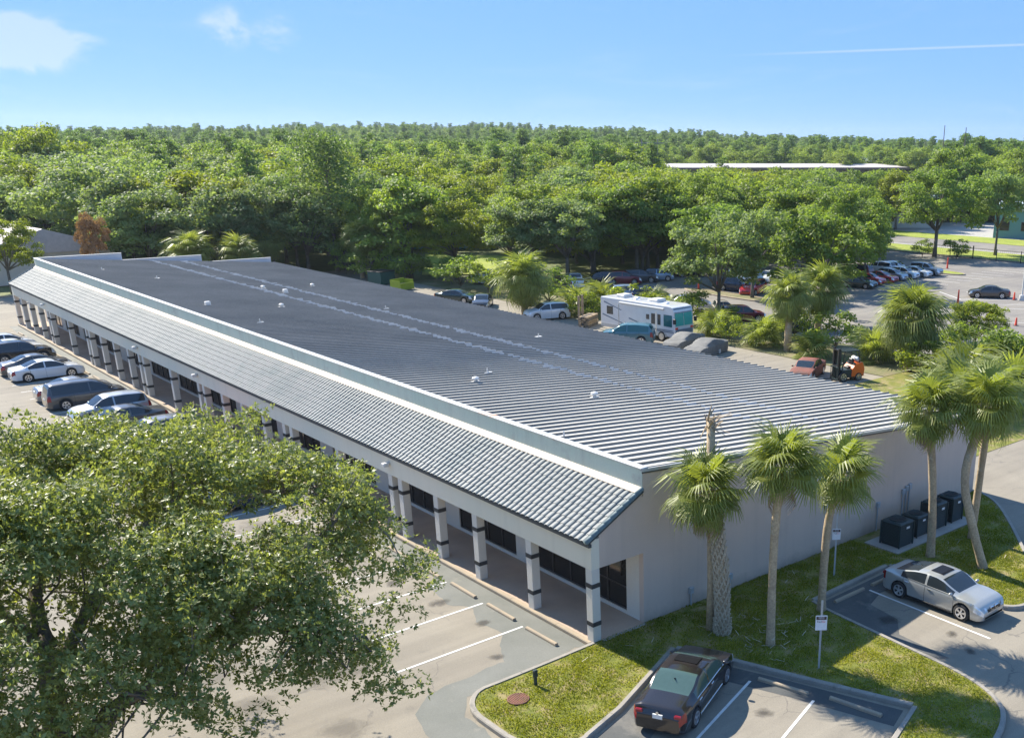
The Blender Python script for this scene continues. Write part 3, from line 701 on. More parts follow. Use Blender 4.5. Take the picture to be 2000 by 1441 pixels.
# ------------------------------------------------------------------ vegetation
def leaf_quads(P, A, Nn, ln, wd, fold=0.0):
    """diamond leaves: P base points, A axis, Nn rough normal; ln, wd arrays"""
    A = unit(A); S = unit(np.cross(A, Nn)); ln = np.asarray(ln)[:, None]; wd = np.asarray(wd)[:, None]
    up = unit(np.cross(S, A))
    V = np.stack([P, P + A * ln * 0.5 + S * wd * 0.5 - up * wd * fold, P + A * ln, P + A * ln * 0.5 - S * wd * 0.5 - up * wd * fold], 1)
    n = len(P); return V.reshape(-1, 3), np.arange(4 * n).reshape(n, 4)
def card_quads(P, Nn, size, r=rng):
    """roughly square leaf clumps facing Nn"""
    n = len(P); t = unit(np.cross(Nn, r.normal(size=(n, 3)))); b = np.cross(unit(Nn), t); s = np.asarray(size)[:, None] * 0.5
    k = r.uniform(0.55, 1.0, (n, 4, 1))
    V = np.stack([P - t * s * k[:, 0], P - b * s * 0.75 * k[:, 1], P + t * s * k[:, 2], P + b * s * 0.75 * k[:, 3]], 1)
    return V.reshape(-1, 3), np.arange(4 * n).reshape(n, 4)
def sphere_pts(n, r=rng): return unit(r.normal(size=(n, 3)))

def broad_tree(seed, H, R, z0, nclump, per, size, cr=0.30, mat=None, bark=None, shape=1.0, gap=0.0, trunk_r=0.028, lean=0.0):
    """returns (trunk_mesh, crown_mesh); crown of leaf clumps on limbs"""
    r = np.random.default_rng(seed)
    cz_, rz_ = (z0 + H) / 2, (H - z0) / 2
    d = sphere_pts(nclump * 3, r); d = d[d[:, 2] > -0.75][:nclump]; n = len(d)
    rr = r.uniform(0.45, 1.0, (n, 1)) ** 0.5
    wob = 1 + 0.22 * np.sin(3 * np.arctan2(d[:, 1], d[:, 0]) + seed)[:, None] * np.array([1, 1, 0.6])
    Cc = d * rr * np.array([R, R, rz_]) * wob * (1 - cr * 0.6)
    Cc[:, 2] = Cc[:, 2] * shape + cz_
    crad = R * cr * r.uniform(0.65, 1.25, n)
    P = []; Nn = []; T = []
    for i in range(n):
        k = int(per * (crad[i] / (R * cr)) ** 2); q = sphere_pts(k, r); q[:, 2] = np.where(q[:, 2] < -0.3, -q[:, 2] * 0.5, q[:, 2])
        rad_ = crad[i] * r.uniform(0.55, 1.0, (k, 1)) * np.array([1.0, 1.0, 0.72])
        P.append(Cc[i] + q * rad_); Nn.append(q * 0.8 + np.array([0, 0, 0.55]) + r.normal(size=(k, 3)) * 0.55)
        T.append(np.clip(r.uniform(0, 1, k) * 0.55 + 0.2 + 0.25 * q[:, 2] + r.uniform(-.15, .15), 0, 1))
    P = np.vstack(P); Nn = np.vstack(Nn); T = np.concatenate(T)
    V, Fq = card_quads(P, Nn, size * r.uniform(0.6, 1.35, len(P)), r)
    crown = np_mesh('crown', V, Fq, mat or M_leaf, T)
    tb = MB(); tr = H * trunk_r; fork = z0 + (H - z0) * 0.12
    tb.tube([(0, 0, -0.3), (lean * .1, 0, fork * 0.35), (lean * .3, 0.05, fork)], [tr * 1.45, tr, tr * 0.85], 8)
    for i in r.choice(n, min(n, 9), replace=False):
        c = Cc[i]; m_ = np.array([c[0] * 0.45, c[1] * 0.45, fork + (c[2] - fork) * 0.6])
        tb.tube([(lean * .3, 0.05, fork - 0.1), tuple(m_ + r.normal(size=3) * R * 0.05), tuple(c)], [tr * 0.62, tr * 0.36, tr * 0.1], 6)
    return tb.mesh('trunk', bark or M_bark, True), crown
def pine_tree(seed, H, R, z0, nb=26, per=90, size=0.7):
    r = np.random.default_rng(seed); P = []; Nn = []; T = []; tb = MB(); tr = H * 0.012
    tb.tube([(0, 0, -0.3), (0.1, 0, H * 0.5), (0, 0.1, H * 0.96)], [tr * 1.3, tr, tr * 0.25], 7)
    for i in range(nb):
        t = (i + r.uniform(0, 1)) / nb; z = z0 + (H - z0) * t; rr = R * (1 - 0.55 * t ** 1.6) * r.uniform(0.5, 1.05)
        a = i * 2.4 + r.uniform(-.4, .4); tip = np.array([math.cos(a) * rr, math.sin(a) * rr, z + rr * 0.25])
        tb.tube([(0, 0, z), tuple(tip * [0.6, 0.6, 1])], [tr * 0.35, tr * 0.12], 4)
        for c, k, q in ((tip, per, 0.42), (tip * [0.55, 0.55, 1], per // 2, 0.36)):
            u = sphere_pts(k, r); P.append(c + u * R * q * r.uniform(0.4, 1, (k, 1)) * [1, 1, 0.5])
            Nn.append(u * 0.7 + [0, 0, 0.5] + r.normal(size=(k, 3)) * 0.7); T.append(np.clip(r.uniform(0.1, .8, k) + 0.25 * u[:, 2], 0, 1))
    P = np.vstack(P); Nn = np.vstack(Nn); T = np.concatenate(T)
    V, Fq = card_quads(P, Nn, size * r.uniform(0.5, 1.3, len(P)), r)
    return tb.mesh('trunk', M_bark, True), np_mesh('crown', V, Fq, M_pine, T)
def place_tree(pair, name, label, cat, x, y, scl=1.0, rz=None, group=None, z=-0.15, mats=None):
    t = thing(name, label, cat, (x, y, z), random.uniform(0, 6.28) if rz is None else rz, group)
    t.scale = scl if isinstance(scl, tuple) else (scl, scl, scl)
    link('trunk', pair[0], t); c = link('crown', pair[1], t)
    if mats: c.material_slots[0].link = 'OBJECT'; c.material_slots[0].material = mats
    return t
# fan palm frond
def frond_geo(seed, pet=0.75, blade=0.95, nleaf=26, spread=125, droop=0.5, wid=0.055, arch=0.25):
    """frond along +X from the origin; returns verts, quads, tint (petiole faces first)"""
    r = np.random.default_rng(seed); V = []; Fq = []; T = []
    def quad(a, b, c, d, t):
        k = len(V); V.extend([a, b, c, d]); Fq.append((k, k + 1, k + 2, k + 3)); T.append(t)
    def spine(s):
        return np.array([s, 0, arch * s - 0.55 * arch * s * s / (pet + 0.4)])
    w = 0.018
    for i in range(4):
        a, b = spine(pet * i / 4), spine(pet * (i + 1) / 4); quad(a + [0, w, 0], a - [0, w, 0], b - [0, w, 0], b + [0, w, 0], 0.95)
    for i in range(nleaf):
        f = i / (nleaf - 1) * 2 - 1; ang = rad(spread) * f; base = spine(pet + 0.30 * (1 - abs(f)))
        L = blade * (0.72 + 0.28 * (1 - abs(f))) * r.uniform(0.85, 1.1)
        dirv = np.array([math.cos(ang), math.sin(ang), 0.12 * (1 - abs(f)) - 0.15 + 0.25 * abs(f)])
        dirv = dirv / np.linalg.norm(dirv); sd = np.array([-dirv[1], dirv[0], 0]) * wid * 0.5 * r.uniform(0.8, 1.2)
        m1 = base + dirv * L * 0.55; dv2 = dirv + np.array([0, 0, -droop * r.uniform(0.7, 1.6)]); dv2 /= np.linalg.norm(dv2)
        tipp = m1 + dv2 * L * 0.5; dv3 = dirv * 0.5 + np.array([0, 0, -1.0]); dv3 /= np.linalg.norm(dv3)
        t = r.uniform(0.25, 0.9)
        quad(base + sd * 0.35, base - sd * 0.35, m1 - sd, m1 + sd, t * 0.85)
        quad(m1 + sd, m1 - sd, tipp - sd * 0.35, tipp + sd * 0.35, min(1, t + 0.1))
        if r.random() < 0.85:
            e = tipp + dv3 * L * r.uniform(0.12, 0.3); quad(tipp + sd * 0.35, tipp - sd * 0.35, e - sd * 0.05, e + sd * 0.05, min(1, t + 0.15))
    return np.array(V), np.array(Fq), np.array(T)
FROND = [frond_geo(100 + i, 0.66, 0.98, 30, 118 + 6 * (i % 3), 0.75 + 0.4 * (i % 3), 0.058) for i in range(5)]
FROND_ME = [np_mesh('frond', v, f, M_frond, t) for v, f, t in FROND]
DEAD_ME = np_mesh('frond', FROND[1][0] * [1, 0.6, 1], FROND[1][1], M_deadfrond, FROND[1][2])
def frond_eulers(n, seed, lo=-50, hi=82):
    r = random.Random(seed); out = []
    for i in range(n):
        t = (i + 0.5) / n; el = hi + (lo - hi) * t ** 0.85 + r.uniform(-7, 7); az = i * 137.5 + r.uniform(-14, 14)
        out.append((rad(az), rad(el), r.uniform(0.86, 1.1) * (0.82 + 0.18 * math.sin(math.pi * min(1, t + .25))), r.uniform(-0.35, 0.35)))
    return out
def palm_crown_mesh(n, seed, scale=1.0, lo=-50, dead=0):
    Vs = []; Fs = []; Ts = []; nb = 0
    for i, (az, el, s, tw) in enumerate(frond_eulers(n, seed, lo)):
        v, f, t = FROND[(i + seed) % 5]
        M_ = np.array(Matrix.Rotation(az, 3, 'Z') @ Matrix.Rotation(-el, 3, 'Y') @ Matrix.Rotation(tw, 3, 'X'))
        Vs.append((v * s * scale) @ M_.T); Fs.append(f + nb); Ts.append(t); nb += len(v)
    return np_mesh('crown', np.vstack(Vs), np.vstack(Fs), M_frond, np.concatenate(Ts))
def near_palm(label, path, r0, r1, seed, nf=40, boots=None, lo=-48, head=0.45, scale=1.0, cat='palm tree', dead=2):
    """path: trunk points from base to crown; every frond is its own piece"""
    t = thing('palm_tree', label, cat, path[0], 0, 'palms on the lawn by the end wall')
    P = [Vector(p) - Vector(path[0]) for p in path]
    Q = [P[0]] + [Vector(p) for p in smooth_poly([tuple(p) for p in P], False, 2)][1:] ; n = len(Q)
    rs = [(r0 + (r1 - r0) * (i / (n - 1))) * (1.25 - 0.25 * min(1, i / 2)) * random.uniform(0.94, 1.06) for i in range(n)]
    Q[0] = Q[0] - Vector((0, 0, 0.2))
    tb = MB().tube(Q, rs, 12); tr = tb.obj('trunk', M_palmtrunk, t, True)
    top = Q[-1]
    if boots:
        z0, z1, nb = boots; b = MB(); cum = [0]
        for i in range(nb):
            f = z0 + (z1 - z0) * (i + random.random() * 0.6) / nb; fi = f * (n - 1); k = min(int(fi), n - 2); c = Q[k].lerp(Q[k + 1], fi - k); rr = rs[k]
            a = i * 2.399; o_ = Vector((math.cos(a), math.sin(a), 0)); s_ = Vector((-math.sin(a), math.cos(a), 0)); w = random.uniform(0.06, 0.085); h = random.uniform(0.2, 0.3)
            p0 = c + o_ * rr * 0.95; 
            for sg in (-1, 1):
                q0 = p0 + s_ * sg * w * 0.9; q1 = p0 + o_ * 0.07 - s_ * sg * 0.02 + Vector((0, 0, h))
                e = s_ * 0.028; b.add([q0 - e, q0 + e, q1 + e * 0.7, q1 - e * 0.7, q0 - e + o_ * 0.03, q0 + e + o_ * 0.03, q1 + e * 0.7 + o_ * 0.035, q1 - e * 0.7 + o_ * 0.035], [(0, 1, 2, 3), (7, 6, 5, 4), (0, 4, 5, 1), (1, 5, 6, 2), (2, 6, 7, 3), (3, 7, 4, 0)])
        b.obj('boot_cover', M_boot, t)
    # knot of old leaf bases under the crown
    hb = MB()
    for i in range(46):
        a = i * 2.399; zz = -0.75 + 0.85 * i / 46; o_ = Vector((math.cos(a), math.sin(a), 0)); s_ = Vector((-math.sin(a), math.cos(a), 0)) * 0.05
        p0 = top + o_ * (r1 * 0.9) + Vector((0, 0, zz)); p1 = top + o_ * (r1 * 1.1 + random.uniform(0.05, 0.16)) + Vector((0, 0, zz + random.uniform(0.1, 0.26)))
        hb.add([p0 - s_, p0 + s_, p1 + s_ * 0.5, p1 - s_ * 0.5, p0 - s_ + o_ * 0.03, p0 + s_ + o_ * 0.03, p1 + s_ * 0.5 + o_ * 0.03, p1 - s_ * 0.5 + o_ * 0.03], [(0, 1, 2, 3), (7, 6, 5, 4), (0, 4, 5, 1), (1, 5, 6, 2), (2, 6, 7, 3), (3, 7, 4, 0)])
    hb.obj('leaf_bases', M_boot, t)
    for i, (az, el, s, tw) in enumerate(frond_eulers(nf, seed, lo)):
        M_ = Matrix.Rotation(az, 3, 'Z') @ Matrix.Rotation(-el, 3, 'Y') @ Matrix.Rotation(tw, 3, 'X')
        me = FROND_ME[(i + seed) % 5]
        f = link('frond', me, t, top + Vector((0, 0, 0.12 * (1 - i / nf))), None, s * scale); f.rotation_euler = M_.to_euler()
    for i in range(dead):
        a = i * 2.1 + seed; M_ = Matrix.Rotation(a, 3, 'Z') @ Matrix.Rotation(rad(random.uniform(66, 86)), 3, 'Y')
        f = link('dead_frond', DEAD_ME, t, top + Vector((0, 0, -0.1)), None, scale * random.uniform(0.55, 0.85)); f.rotation_euler = M_.to_euler()
    return t
near_palm('sabal palm with a criss-cross boot covered trunk beside the bare palm trunk', [(3.97, -2.57, 0), (3.95, -2.5, 2.2), (3.75, -2.35, 4.3), (3.42, -2.2, 5.35)], 0.24, 0.2, 3, 38, (0.02, 0.92, 330), -62, scale=1.06, dead=4)
near_palm('tall straight sabal palm nearest the dark parked sedan', [(4.59, -4.39, 0), (4.65, -4.3, 2.5), (4.72, -4.3, 5.0), (4.95, -4.35, 6.35)], 0.155, 0.15, 8, 40, None, -34, scale=1.10, dead=3)
near_palm('smooth trunked sabal palm at the corner of the silver sedan\'s parking bay', [(8.16, -3.78, 0), (8.2, -3.75, 2.0), (8.25, -3.8, 4.0), (8.75, -4.0, 5.15)], 0.165, 0.14, 5, 32, None, -44, scale=1.06, dead=2)
near_palm('sabal palm rising beside the air conditioning units', [(15.87, -3.53, 0), (15.75, -3.5, 2.4), (15.55, -3.35, 4.6), (15.2, -3.25, 6.4)], 0.19, 0.15, 11, 38, (0.72, 0.98, 60), -55, scale=1.12, dead=9)
near_palm('sabal palm with a strongly bent leaning trunk, rightmost on the lawn', [(16.42, -5.8, 0), (15.95, -5.3, 2.0), (15.75, -4.75, 4.0), (16.4, -4.9, 5.9), (16.6, -4.95, 6.7)], 0.19, 0.16, 14, 40, (0.8, 0.98, 40), -50, scale=1.17, dead=5)
near_palm('slim sabal palm crossing behind the bent palm trunk', [(19.07, -3.57, 0), (19.0, -3.7, 2.5), (18.6, -4.0, 5.0), (18.4, -4.2, 6.6)], 0.17, 0.15, 17, 36, None, -60, scale=1.12, dead=3)
# headless trunk
bt = thing('bare_palm_trunk', 'bare headless palm trunk with a dead broken top beside the bootjack palm', 'palm tree', (3.86, -2.07, 0))
MB().tube([(0, 0, -0.2), (0.02, 0, 2), (-0.02, 0.05, 5), (-0.02, 0.12, 8.0)], [0.19, 0.17, 0.155, 0.15], 12).obj('trunk', M_palmtrunk, bt, True)
hb = MB()
for i in range(26):
    a = i * 2.399; o_ = Vector((math.cos(a), math.sin(a), 0)); s_ = Vector((-math.sin(a), math.cos(a), 0)) * 0.035; p0 = Vector((-0.02, 0.12, 7.6 + 0.02 * i)) + o_ * 0.13
    l = random.uniform(0.25, 0.75); d_ = (o_ * random.uniform(0.3, 0.8) + Vector((0.5, -0.3, random.uniform(-0.5, 0.9)))).normalized(); p1 = p0 + d_ * l
    hb.add([p0 - s_, p0 + s_, p1 + s_ * 0.4, p1 - s_ * 0.4, p0 - s_ + o_ * 0.03, p0 + s_ + o_ * 0.03, p1 + s_ * 0.4 + o_ * 0.02, p1 - s_ * 0.4 + o_ * 0.02], [(0, 1, 2, 3), (7, 6, 5, 4), (0, 4, 5, 1), (1, 5, 6, 2), (2, 6, 7, 3), (3, 7, 4, 0)])
hb.obj('dead_fronds', M_deadfrond, bt)

# ---- the big oak in the foreground
oak = thing('oak_tree', 'large spreading oak with glossy leaves in the near parking lot', 'tree', (-16.5, -1.4, -0.15))
O0 = Vector((-16.5, -1.4, -0.15)); r_ = np.random.default_rng(21)
limbs = [  # (points, radii)
    ([(-16.5, -1.4, -0.4), (-16.55, -1.4, 1.8), (-16.5, -1.3, 3.6), (-16.35, -1.0, 5.0), (-16.3, -0.9, 6.2)], [0.48, 0.36, 0.33, 0.27, 0.22]),
    ([(-16.5, -1.35, 3.3), (-15.9, -1.8, 4.15), (-15.2, -2.0, 4.6), (-14.1, -1.95, 5.1), (-12.9, -2.2, 5.7), (-11.7, -2.0, 6.3), (-10.4, -1.7, 6.9), (-9.4, -1.2, 7.4)], [0.26, 0.235, 0.22, 0.205, 0.19, 0.16, 0.12, 0.06]),
    ([(-16.35, -1.05, 4.9), (-15.3, -0.2, 6.3), (-13.8, 0.8, 7.4), (-12.0, 1.8, 8.2), (-10.2, 2.6, 8.7)], [0.2, 0.17, 0.14, 0.1, 0.05]),
    ([(-16.3, -0.9, 6.0), (-16.0, 0.6, 7.4), (-15.2, 2.4, 8.6), (-14.4, 4.6, 9.5)], [0.2, 0.16, 0.11, 0.05]),
    ([(-16.3, -0.9, 6.0), (-17.4, 0.2, 7.4), (-18.6, 1.2, 8.6), (-19.6, 2.6, 9.4)], [0.19, 0.15, 0.1, 0.05]),
    ([(-16.5, -1.3, 3.8), (-17.8, -2.0, 5.0), (-19.4, -2.6, 6.1), (-21, -3, 6.8)], [0.22, 0.17, 0.11, 0.05]),
    ([(-13.0, -2.2, 5.65), (-12.3, -3.4, 6.0), (-11.4, -4.2, 6.0), (-10.5, -4.9, 5.7)], [0.13, 0.1, 0.07, 0.03]),
    ([(-12.0, 1.8, 8.2), (-10.6, 0.6, 8.1), (-9.6, -0.4, 8.0), (-8.6, -1.2, 7.7)], [0.09, 0.07, 0.05, 0.03]),
    ([(-14.0, -1.95, 5.15), (-13.4, -0.3, 6.2), (-12.6, 1.2, 7.0), (-11.2, 3.4, 7.6), (-9.6, 5.2, 8.1)], [0.12, 0.1, 0.08, 0.06, 0.03]),
    ([(-15.2, -2.0, 4.6), (-14.9, -3.4, 5.3), (-14.4, -5.0, 5.6)], [0.12, 0.08, 0.03]),
]
for i, (pts, rr) in enumerate(limbs):
    Q = smooth_poly(pts, False, 2); Q = [Vector(q) - O0 for q in Q]; k = len(Q)
    R_ = [float(np.interp(j / (k - 1) * (len(rr) - 1), range(len(rr)), rr)) * (0.82 if i else 0.9) * r_.uniform(0.9, 1.12) for j in range(k)]
    Q = [q + Vector(r_.normal(size=3)) * 0.04 for q in Q]
    MB().tube(Q, R_, 10 if i < 3 else 8).obj('trunk' if i == 0 else 'limb', M_barkoak, oak, True)
# foliage sprays: centres over the crown, gaps left between them
cen = []
def spray(x, y, z, s): cen.append((x, y, z, s))
for i in range(1450):
    a = r_.uniform(0, 2 * math.pi); q = math.sqrt(r_.uniform(0, 1)); x = -14.4 + q * 7.1 * math.cos(a); y = 0.9 + q * (7.3 if math.sin(a) > 0 else 6.3) * math.sin(a)
    d = q * q; top = 5.2 + 4.95 * math.sqrt(max(0.02, 1 - d * 0.94)) + 0.45 * math.sin(x * 1.3) * math.cos(y * 1.1) + 0.2 * max(0, -15 - x)
    z = top - abs(r_.normal()) * 0.7 - (r_.random() < 0.28) * r_.uniform(0.3, 2.2)
    g = math.sin(x * 0.95 + 1.7) * math.sin(y * 0.85 + z * 0.5 + 0.6) + 0.6 * math.sin(x * 2.1 - y * 1.7)
    if g < -0.04 and r_.random() < 0.88: continue
    cen.append((x, y, z, r_.uniform(0.4, 0.75)))
for (x, y, z) in ((-10.3, -4.9, 5.4), (-10.9, -4.6, 5.6), (-10.5, -5.3, 4.9), (-14.0, -4.6, 5.2), (-13.4, -4.8, 4.9), (-9.4, -4.2, 5.9), (-8.6, -3.4, 6.2), (-11.9, -4.6, 5.6), (-12.8, -4.4, 5.4), (-7.9, -2.2, 6.4), (-17.4, -3.6, 3.4), (-17.9, -3.2, 3.0), (-18.4, -3.6, 3.6), (-17.0, -4.0, 2.9), (-16.9, -3.2, 3.9), (-18.8, -2.8, 4.0)):
    for _ in range(4): cen.append((x + r_.normal() * 0.35, y + r_.normal() * 0.35, z + r_.normal() * 0.3, r_.uniform(0.35, 0.55)))
for i in range(95): cen.append((r_.uniform(-18.2, -12.3), r_.uniform(-3.4, 1.5), r_.uniform(5.0, 7.0), r_.uniform(0.35, 0.6)))
for i in range(60): cen.append((r_.uniform(-18.6, -16.4), r_.uniform(-4.2, -2.6), r_.uniform(2.6, 5.2), r_.uniform(0.3, 0.5)))
for pts, rr in limbs[1:]:
    for a, b in zip(pts[1:-1], pts[2:]):
        for t in (0.1, 0.35, 0.6, 0.85):
            p = np.array(a) * (1 - t) + np.array(b) * t
            for _ in range(3): cen.append(tuple(p + r_.normal(size=3) * [0.7, 0.7, 0.4] + [0, 0, 0.35]) + (r_.uniform(0.35, 0.6),))
cen = np.array(cen)
for a_, b_, rad_ in [((-6.91, 7.33, 5.0), (-12.29, -6.62, 10.0), 0.95), ((-8.64, 7.86, 5.0), (-13.29, -6.31, 10.0), 0.8)]:   # openings in the crown
    a_, b_ = np.array(a_), np.array(b_); d_ = (b_ - a_) / np.linalg.norm(b_ - a_); w_ = cen[:, :3] - a_; perp_ = np.linalg.norm(w_ - (w_ @ d_)[:, None] * d_, axis=1)
    cen = cen[(perp_ > rad_) | (r_.random(len(cen)) < 0.12)]
tuftP = []; tuftA = []; tw_ = MB()
for x, y, z, s in cen:
    k = int(50 * (s / 0.6) ** 2); u = sphere_pts(k, r_); rad_ = s * r_.uniform(0.25, 1, (k, 1)) ** 0.6
    P_ = np.array([x, y, z]) + u * rad_ * [1.15, 1.15, 0.7]; tuftP.append(P_); tuftA.append(u + np.array([0, 0, 0.35]) + r_.normal(size=(k, 3)) * 0.4)
tuftP = np.vstack(tuftP); tuftA = unit(np.vstack(tuftA)); NL = 6
n = len(tuftP); base = np.repeat(tuftP, NL, 0); ax = np.repeat(tuftA, NL, 0)
perp = unit(np.cross(ax, r_.normal(size=ax.shape))); A_ = unit(ax * r_.uniform(0.1, 0.8, (n * NL, 1)) + perp)
ln = r_.uniform(0.085, 0.145, n * NL); V, Fq = leaf_quads(base + A_ * 0.01, A_, unit(ax + np.array([0, 0, 0.5])), ln, ln * r_.uniform(0.36, 0.5, n * NL), 0.10)
T = np.clip(np.repeat(r_.uniform(0.15, 0.75, n), NL) + r_.uniform(-.25, .3, n * NL), 0, 1)
link('crown', np_mesh('crown', V - np.array(O0), Fq, M_oakleaf, T), oak)
# twigs
lp = np.array([p for pts, rr in limbs for a, b in zip(pts[:-1], pts[1:]) for p in [np.array(a) * (1 - t) + np.array(b) * t for t in (0, .25, .5, .75)] if p[2] > 4.3])
for x, y, z, s in cen[r_.random(len(cen)) < 0.2]:
    c = np.array([x, y, z]); j = int(r_.choice(np.argsort(((lp - c) ** 2).sum(1))[:7])); a = lp[j]
    if np.linalg.norm(c - a) > 2.6: continue
    m_ = (a + c) / 2 + r_.normal(size=3) * 0.3 + [0, 0, -0.15]
    tw_.tube([Vector(a) - O0, Vector(m_) - O0, Vector(c) - O0, Vector(c + (c - m_) * 0.4) - O0], [0.03, 0.022, 0.013, 0.005], 5)
tw_.obj('twigs', M_barkoak, oak, True, fix=False)

# ---- stock trees, shared shapes
BT = [broad_tree(30 + i, H, R, z0, nc, per, sz, cr, None, None, 1.0, 0, tr) for i, (H, R, z0, nc, per, sz, cr, tr) in enumerate((
    (11, 6.2, 1.0, 84, 190, 0.42, 0.26, 0.02), (12, 7.0, 1.2, 96, 190, 0.44, 0.24, 0.02), (10, 5.2, 0.8, 70, 190, 0.40, 0.28, 0.02), (12.5, 5.6, 1.2, 84, 180, 0.42, 0.27, 0.018), (9.5, 6.2, 0.8, 84, 190, 0.40, 0.25, 0.02)))]
BTN = [broad_tree(60 + i, H, R, z0, nc, per, sz, cr, None, None, 1.0, 0, tr) for i, (H, R, z0, nc, per, sz, cr, tr) in enumerate((
    (11, 5.4, 2.4, 84, 200, 0.38, 0.23, 0.02), (10, 5.0, 2.2, 76, 200, 0.36, 0.23, 0.018), (12.5, 6.8, 2.6, 100, 210, 0.40, 0.21, 0.022)))]
PT = [pine_tree(80 + i, H, R, z0, nb, per, sz) for i, (H, R, z0, nb, per, sz) in enumerate(((21, 3.2, 9, 24, 80, 0.62), (23, 3.6, 11, 26, 80, 0.66), (19, 3.0, 7, 24, 75, 0.6)))]
bigpine = pine_tree(91, 20.5, 7.0, 6.0, 54, 150, 0.48)
SH = [broad_tree(110 + i, 3.2, 2.3, 0.1, 22, 110, 0.26, 0.34, None, None, 1, 0, 0.02) for i in range(3)]
PC = [palm_crown_mesh(58, 40 + i, 0.88, -80) for i in range(3)]
PCL = [palm_crown_mesh(22, 50 + i, 1.0, 2) for i in range(2)]
ptr = MB().tube([(0, 0, -0.3), (0.05, 0, 0.5), (0, 0, 1.0)], [0.09, 0.075, 0.07], 9).mesh('trunk', M_palmtrunk, True)
def far_palm(label, x, y, h, scl, seed=0, low=False, group='palms in the bed behind the building'):
    t = thing('palm_tree', label, 'palm tree', (x, y, -0.12), random.uniform(0, 6), group)
    if not low:
        s = link('trunk', ptr, t); s.scale = (4.2, 4.2, h)
    link('crown', (PCL if low else PC)[seed % (2 if low else 3)], t, (0, 0, h if not low else 0.1), None, scl); return t
far_palm('full round sabal palm behind the roof edge, left of the motorhome', 39.9, 62.4, 3.6, 2.35, 0)
far_palm('sabal palm with a shaggy trunk behind the blue car', 46.3, 31.8, 4.6, 1.75, 1)
far_palm('taller sabal palm beside the leaning tree at the lot edge', 51.0, 32.2, 4.6, 1.95, 2)
far_palm('wide sabal palm right of the forklift', 47.3, 19.8, 4.0, 2.3, 0)
far_palm('sabal palm in shade on the far left of the rear bed', 41.5, 102, 5.0, 1.9, 1)
far_palm('sabal palm clump behind the far end of the roof', 33.5, 112, 4.4, 2.0, 2)
far_palm('sabal palm behind the far parapet corner', 22.5, 108, 3.8, 2.2, 0)
far_palm('sabal palm just left of the far roof corner', 27.5, 106, 3.4, 2.1, 1)
for lab, x, y, s, k in (('palmetto clump in front of the red hatchback', 46.5, 34.8, 1.75, 0), ('palmetto clump right of the motorhome nose', 47.2, 41.5, 1.6, 1), ('palmetto clump left of the motorhome', 44.6, 59.6, 2.0, 0), ('palmetto clump behind the timber stack', 48.5, 60.6, 2.1, 1), ('palmetto clump under the shaggy sabal palms', 45.9, 28.6, 1.5, 0), ('palmetto clump left of the wide sabal palm', 48.4, 24.1, 1.8, 1), ('palmetto clump behind the motorhome roof', 51.0, 54.5, 1.7, 0), ('palmetto clump at the far corner of the rear lawn', 45.5, 13.5, 2.3, 1), ('big palmetto clump behind the right hand palms', 38.0, 9.5, 2.6, 0), ('palmetto clump beside the lane on the right', 43.0, 8.2, 2.5, 1), ('palmetto clump in the rear lawn shade', 52.5, 14.5, 2.2, 0)):
    far_palm(lab, x, y, 0.1, s, k, True)
# manual trees
def T_(pair, label, x, y, H, base, mats=None, sx=1.0, name='broadleaf_tree', group='trees round the far parking lot'):
    s = H / base; return place_tree(pair, name, label, 'tree', x, y, (s * sx, s * sx, s), None, group, -0.15, mats)
T_(BTN[1], 'grey mossy tree between the red hatchback and the pickup', 52.1, 46.2, 10.2, 10, M_leafg, 1.0)
T_(BTN[0], 'tree on the kerbed island behind the red jeep', 67.0, 55.6, 10.5, 11, M_leafg, 0.95)
T_(BTN[2], 'big bright green tree right of the island in the far lot', 79.0, 52.6, 12.0, 12.5, None, 0.9)
T_(BTN[0], 'bright green tree leaning over the white parked cars', 60.0, 39.5, 11.2, 11, None, 1.0)
T_(BTN[1], 'small green tree in front of the silver jeep row', 92.0, 58.5, 9.0, 10, None, 0.95)
T_(BTN[2], 'dark round oak beside the road on the right', 123.3, 68.4, 13.6, 12.5, None, 1.05)
T_(BTN[1], 'tall vase shaped tree near the road on the far right', 133.1, 63.3, 14.0, 10, M_leafg, 0.8)
T_(BTN[2], 'broad oak with thick trunk behind the blue suv', 76.3, 84.9, 13.4, 12.5, None, 0.95)
T_(BTN[0], 'tall oak behind the maroon suv row', 66.0, 84.0, 12.0, 11, None, 1.0)
T_(BTN[1], 'oak with pale trunk behind the parked pickup', 55.5, 82.5, 10.5, 10, M_leafg, 1.05)
T_(BTN[2], 'yellow green tree on the small bright lawn', 50.2, 93.0, 9.9, 12.5, M_leafy, 1.0)
T_(BTN[0], 'dense oak left of the yellow green tree', 46.6, 99.6, 12.0, 11, None, 0.8)
T_(BTN[1], 'feathery light green tree at the far roof corner', 34.5, 113.5, 12.0, 10, M_leafg, 0.85)
T_(BTN[2], 'leafy tree beyond the far left corner of the canopy', 4.5, 116.0, 8.6, 12.5, M_leafy, 0.8)
T_(BTN[1], 'large oak standing behind the white parked cars', 90.0, 70.0, 12.5, 10, None, 1.0)
T_(BTN[0], 'oak on the lot edge left of the round roadside oak', 104.0, 72.0, 12.0, 11, None, 1.05)
T_(BTN[2], 'oak overhanging the back row of the far lot', 83.0, 80.0, 12.8, 12.5, None, 0.9)
T_(BTN[1], 'tree at the left end of the roadside fence', 113.0, 77.0, 11.5, 10, None, 1.0)
T_(BTN[0], 'oak over the white van and cars on the lot island', 71.5, 66.5, 10.5, 11, None, 1.05)
T_(BTN[2], 'wide oak above the shaded back row of cars', 71.0, 81.0, 12.5, 12.5, None, 1.0)
T_(BTN[1], 'yellow green tree over the minivan on the lot island', 83.5, 57.5, 9.5, 10, M_leafy, 1.0)
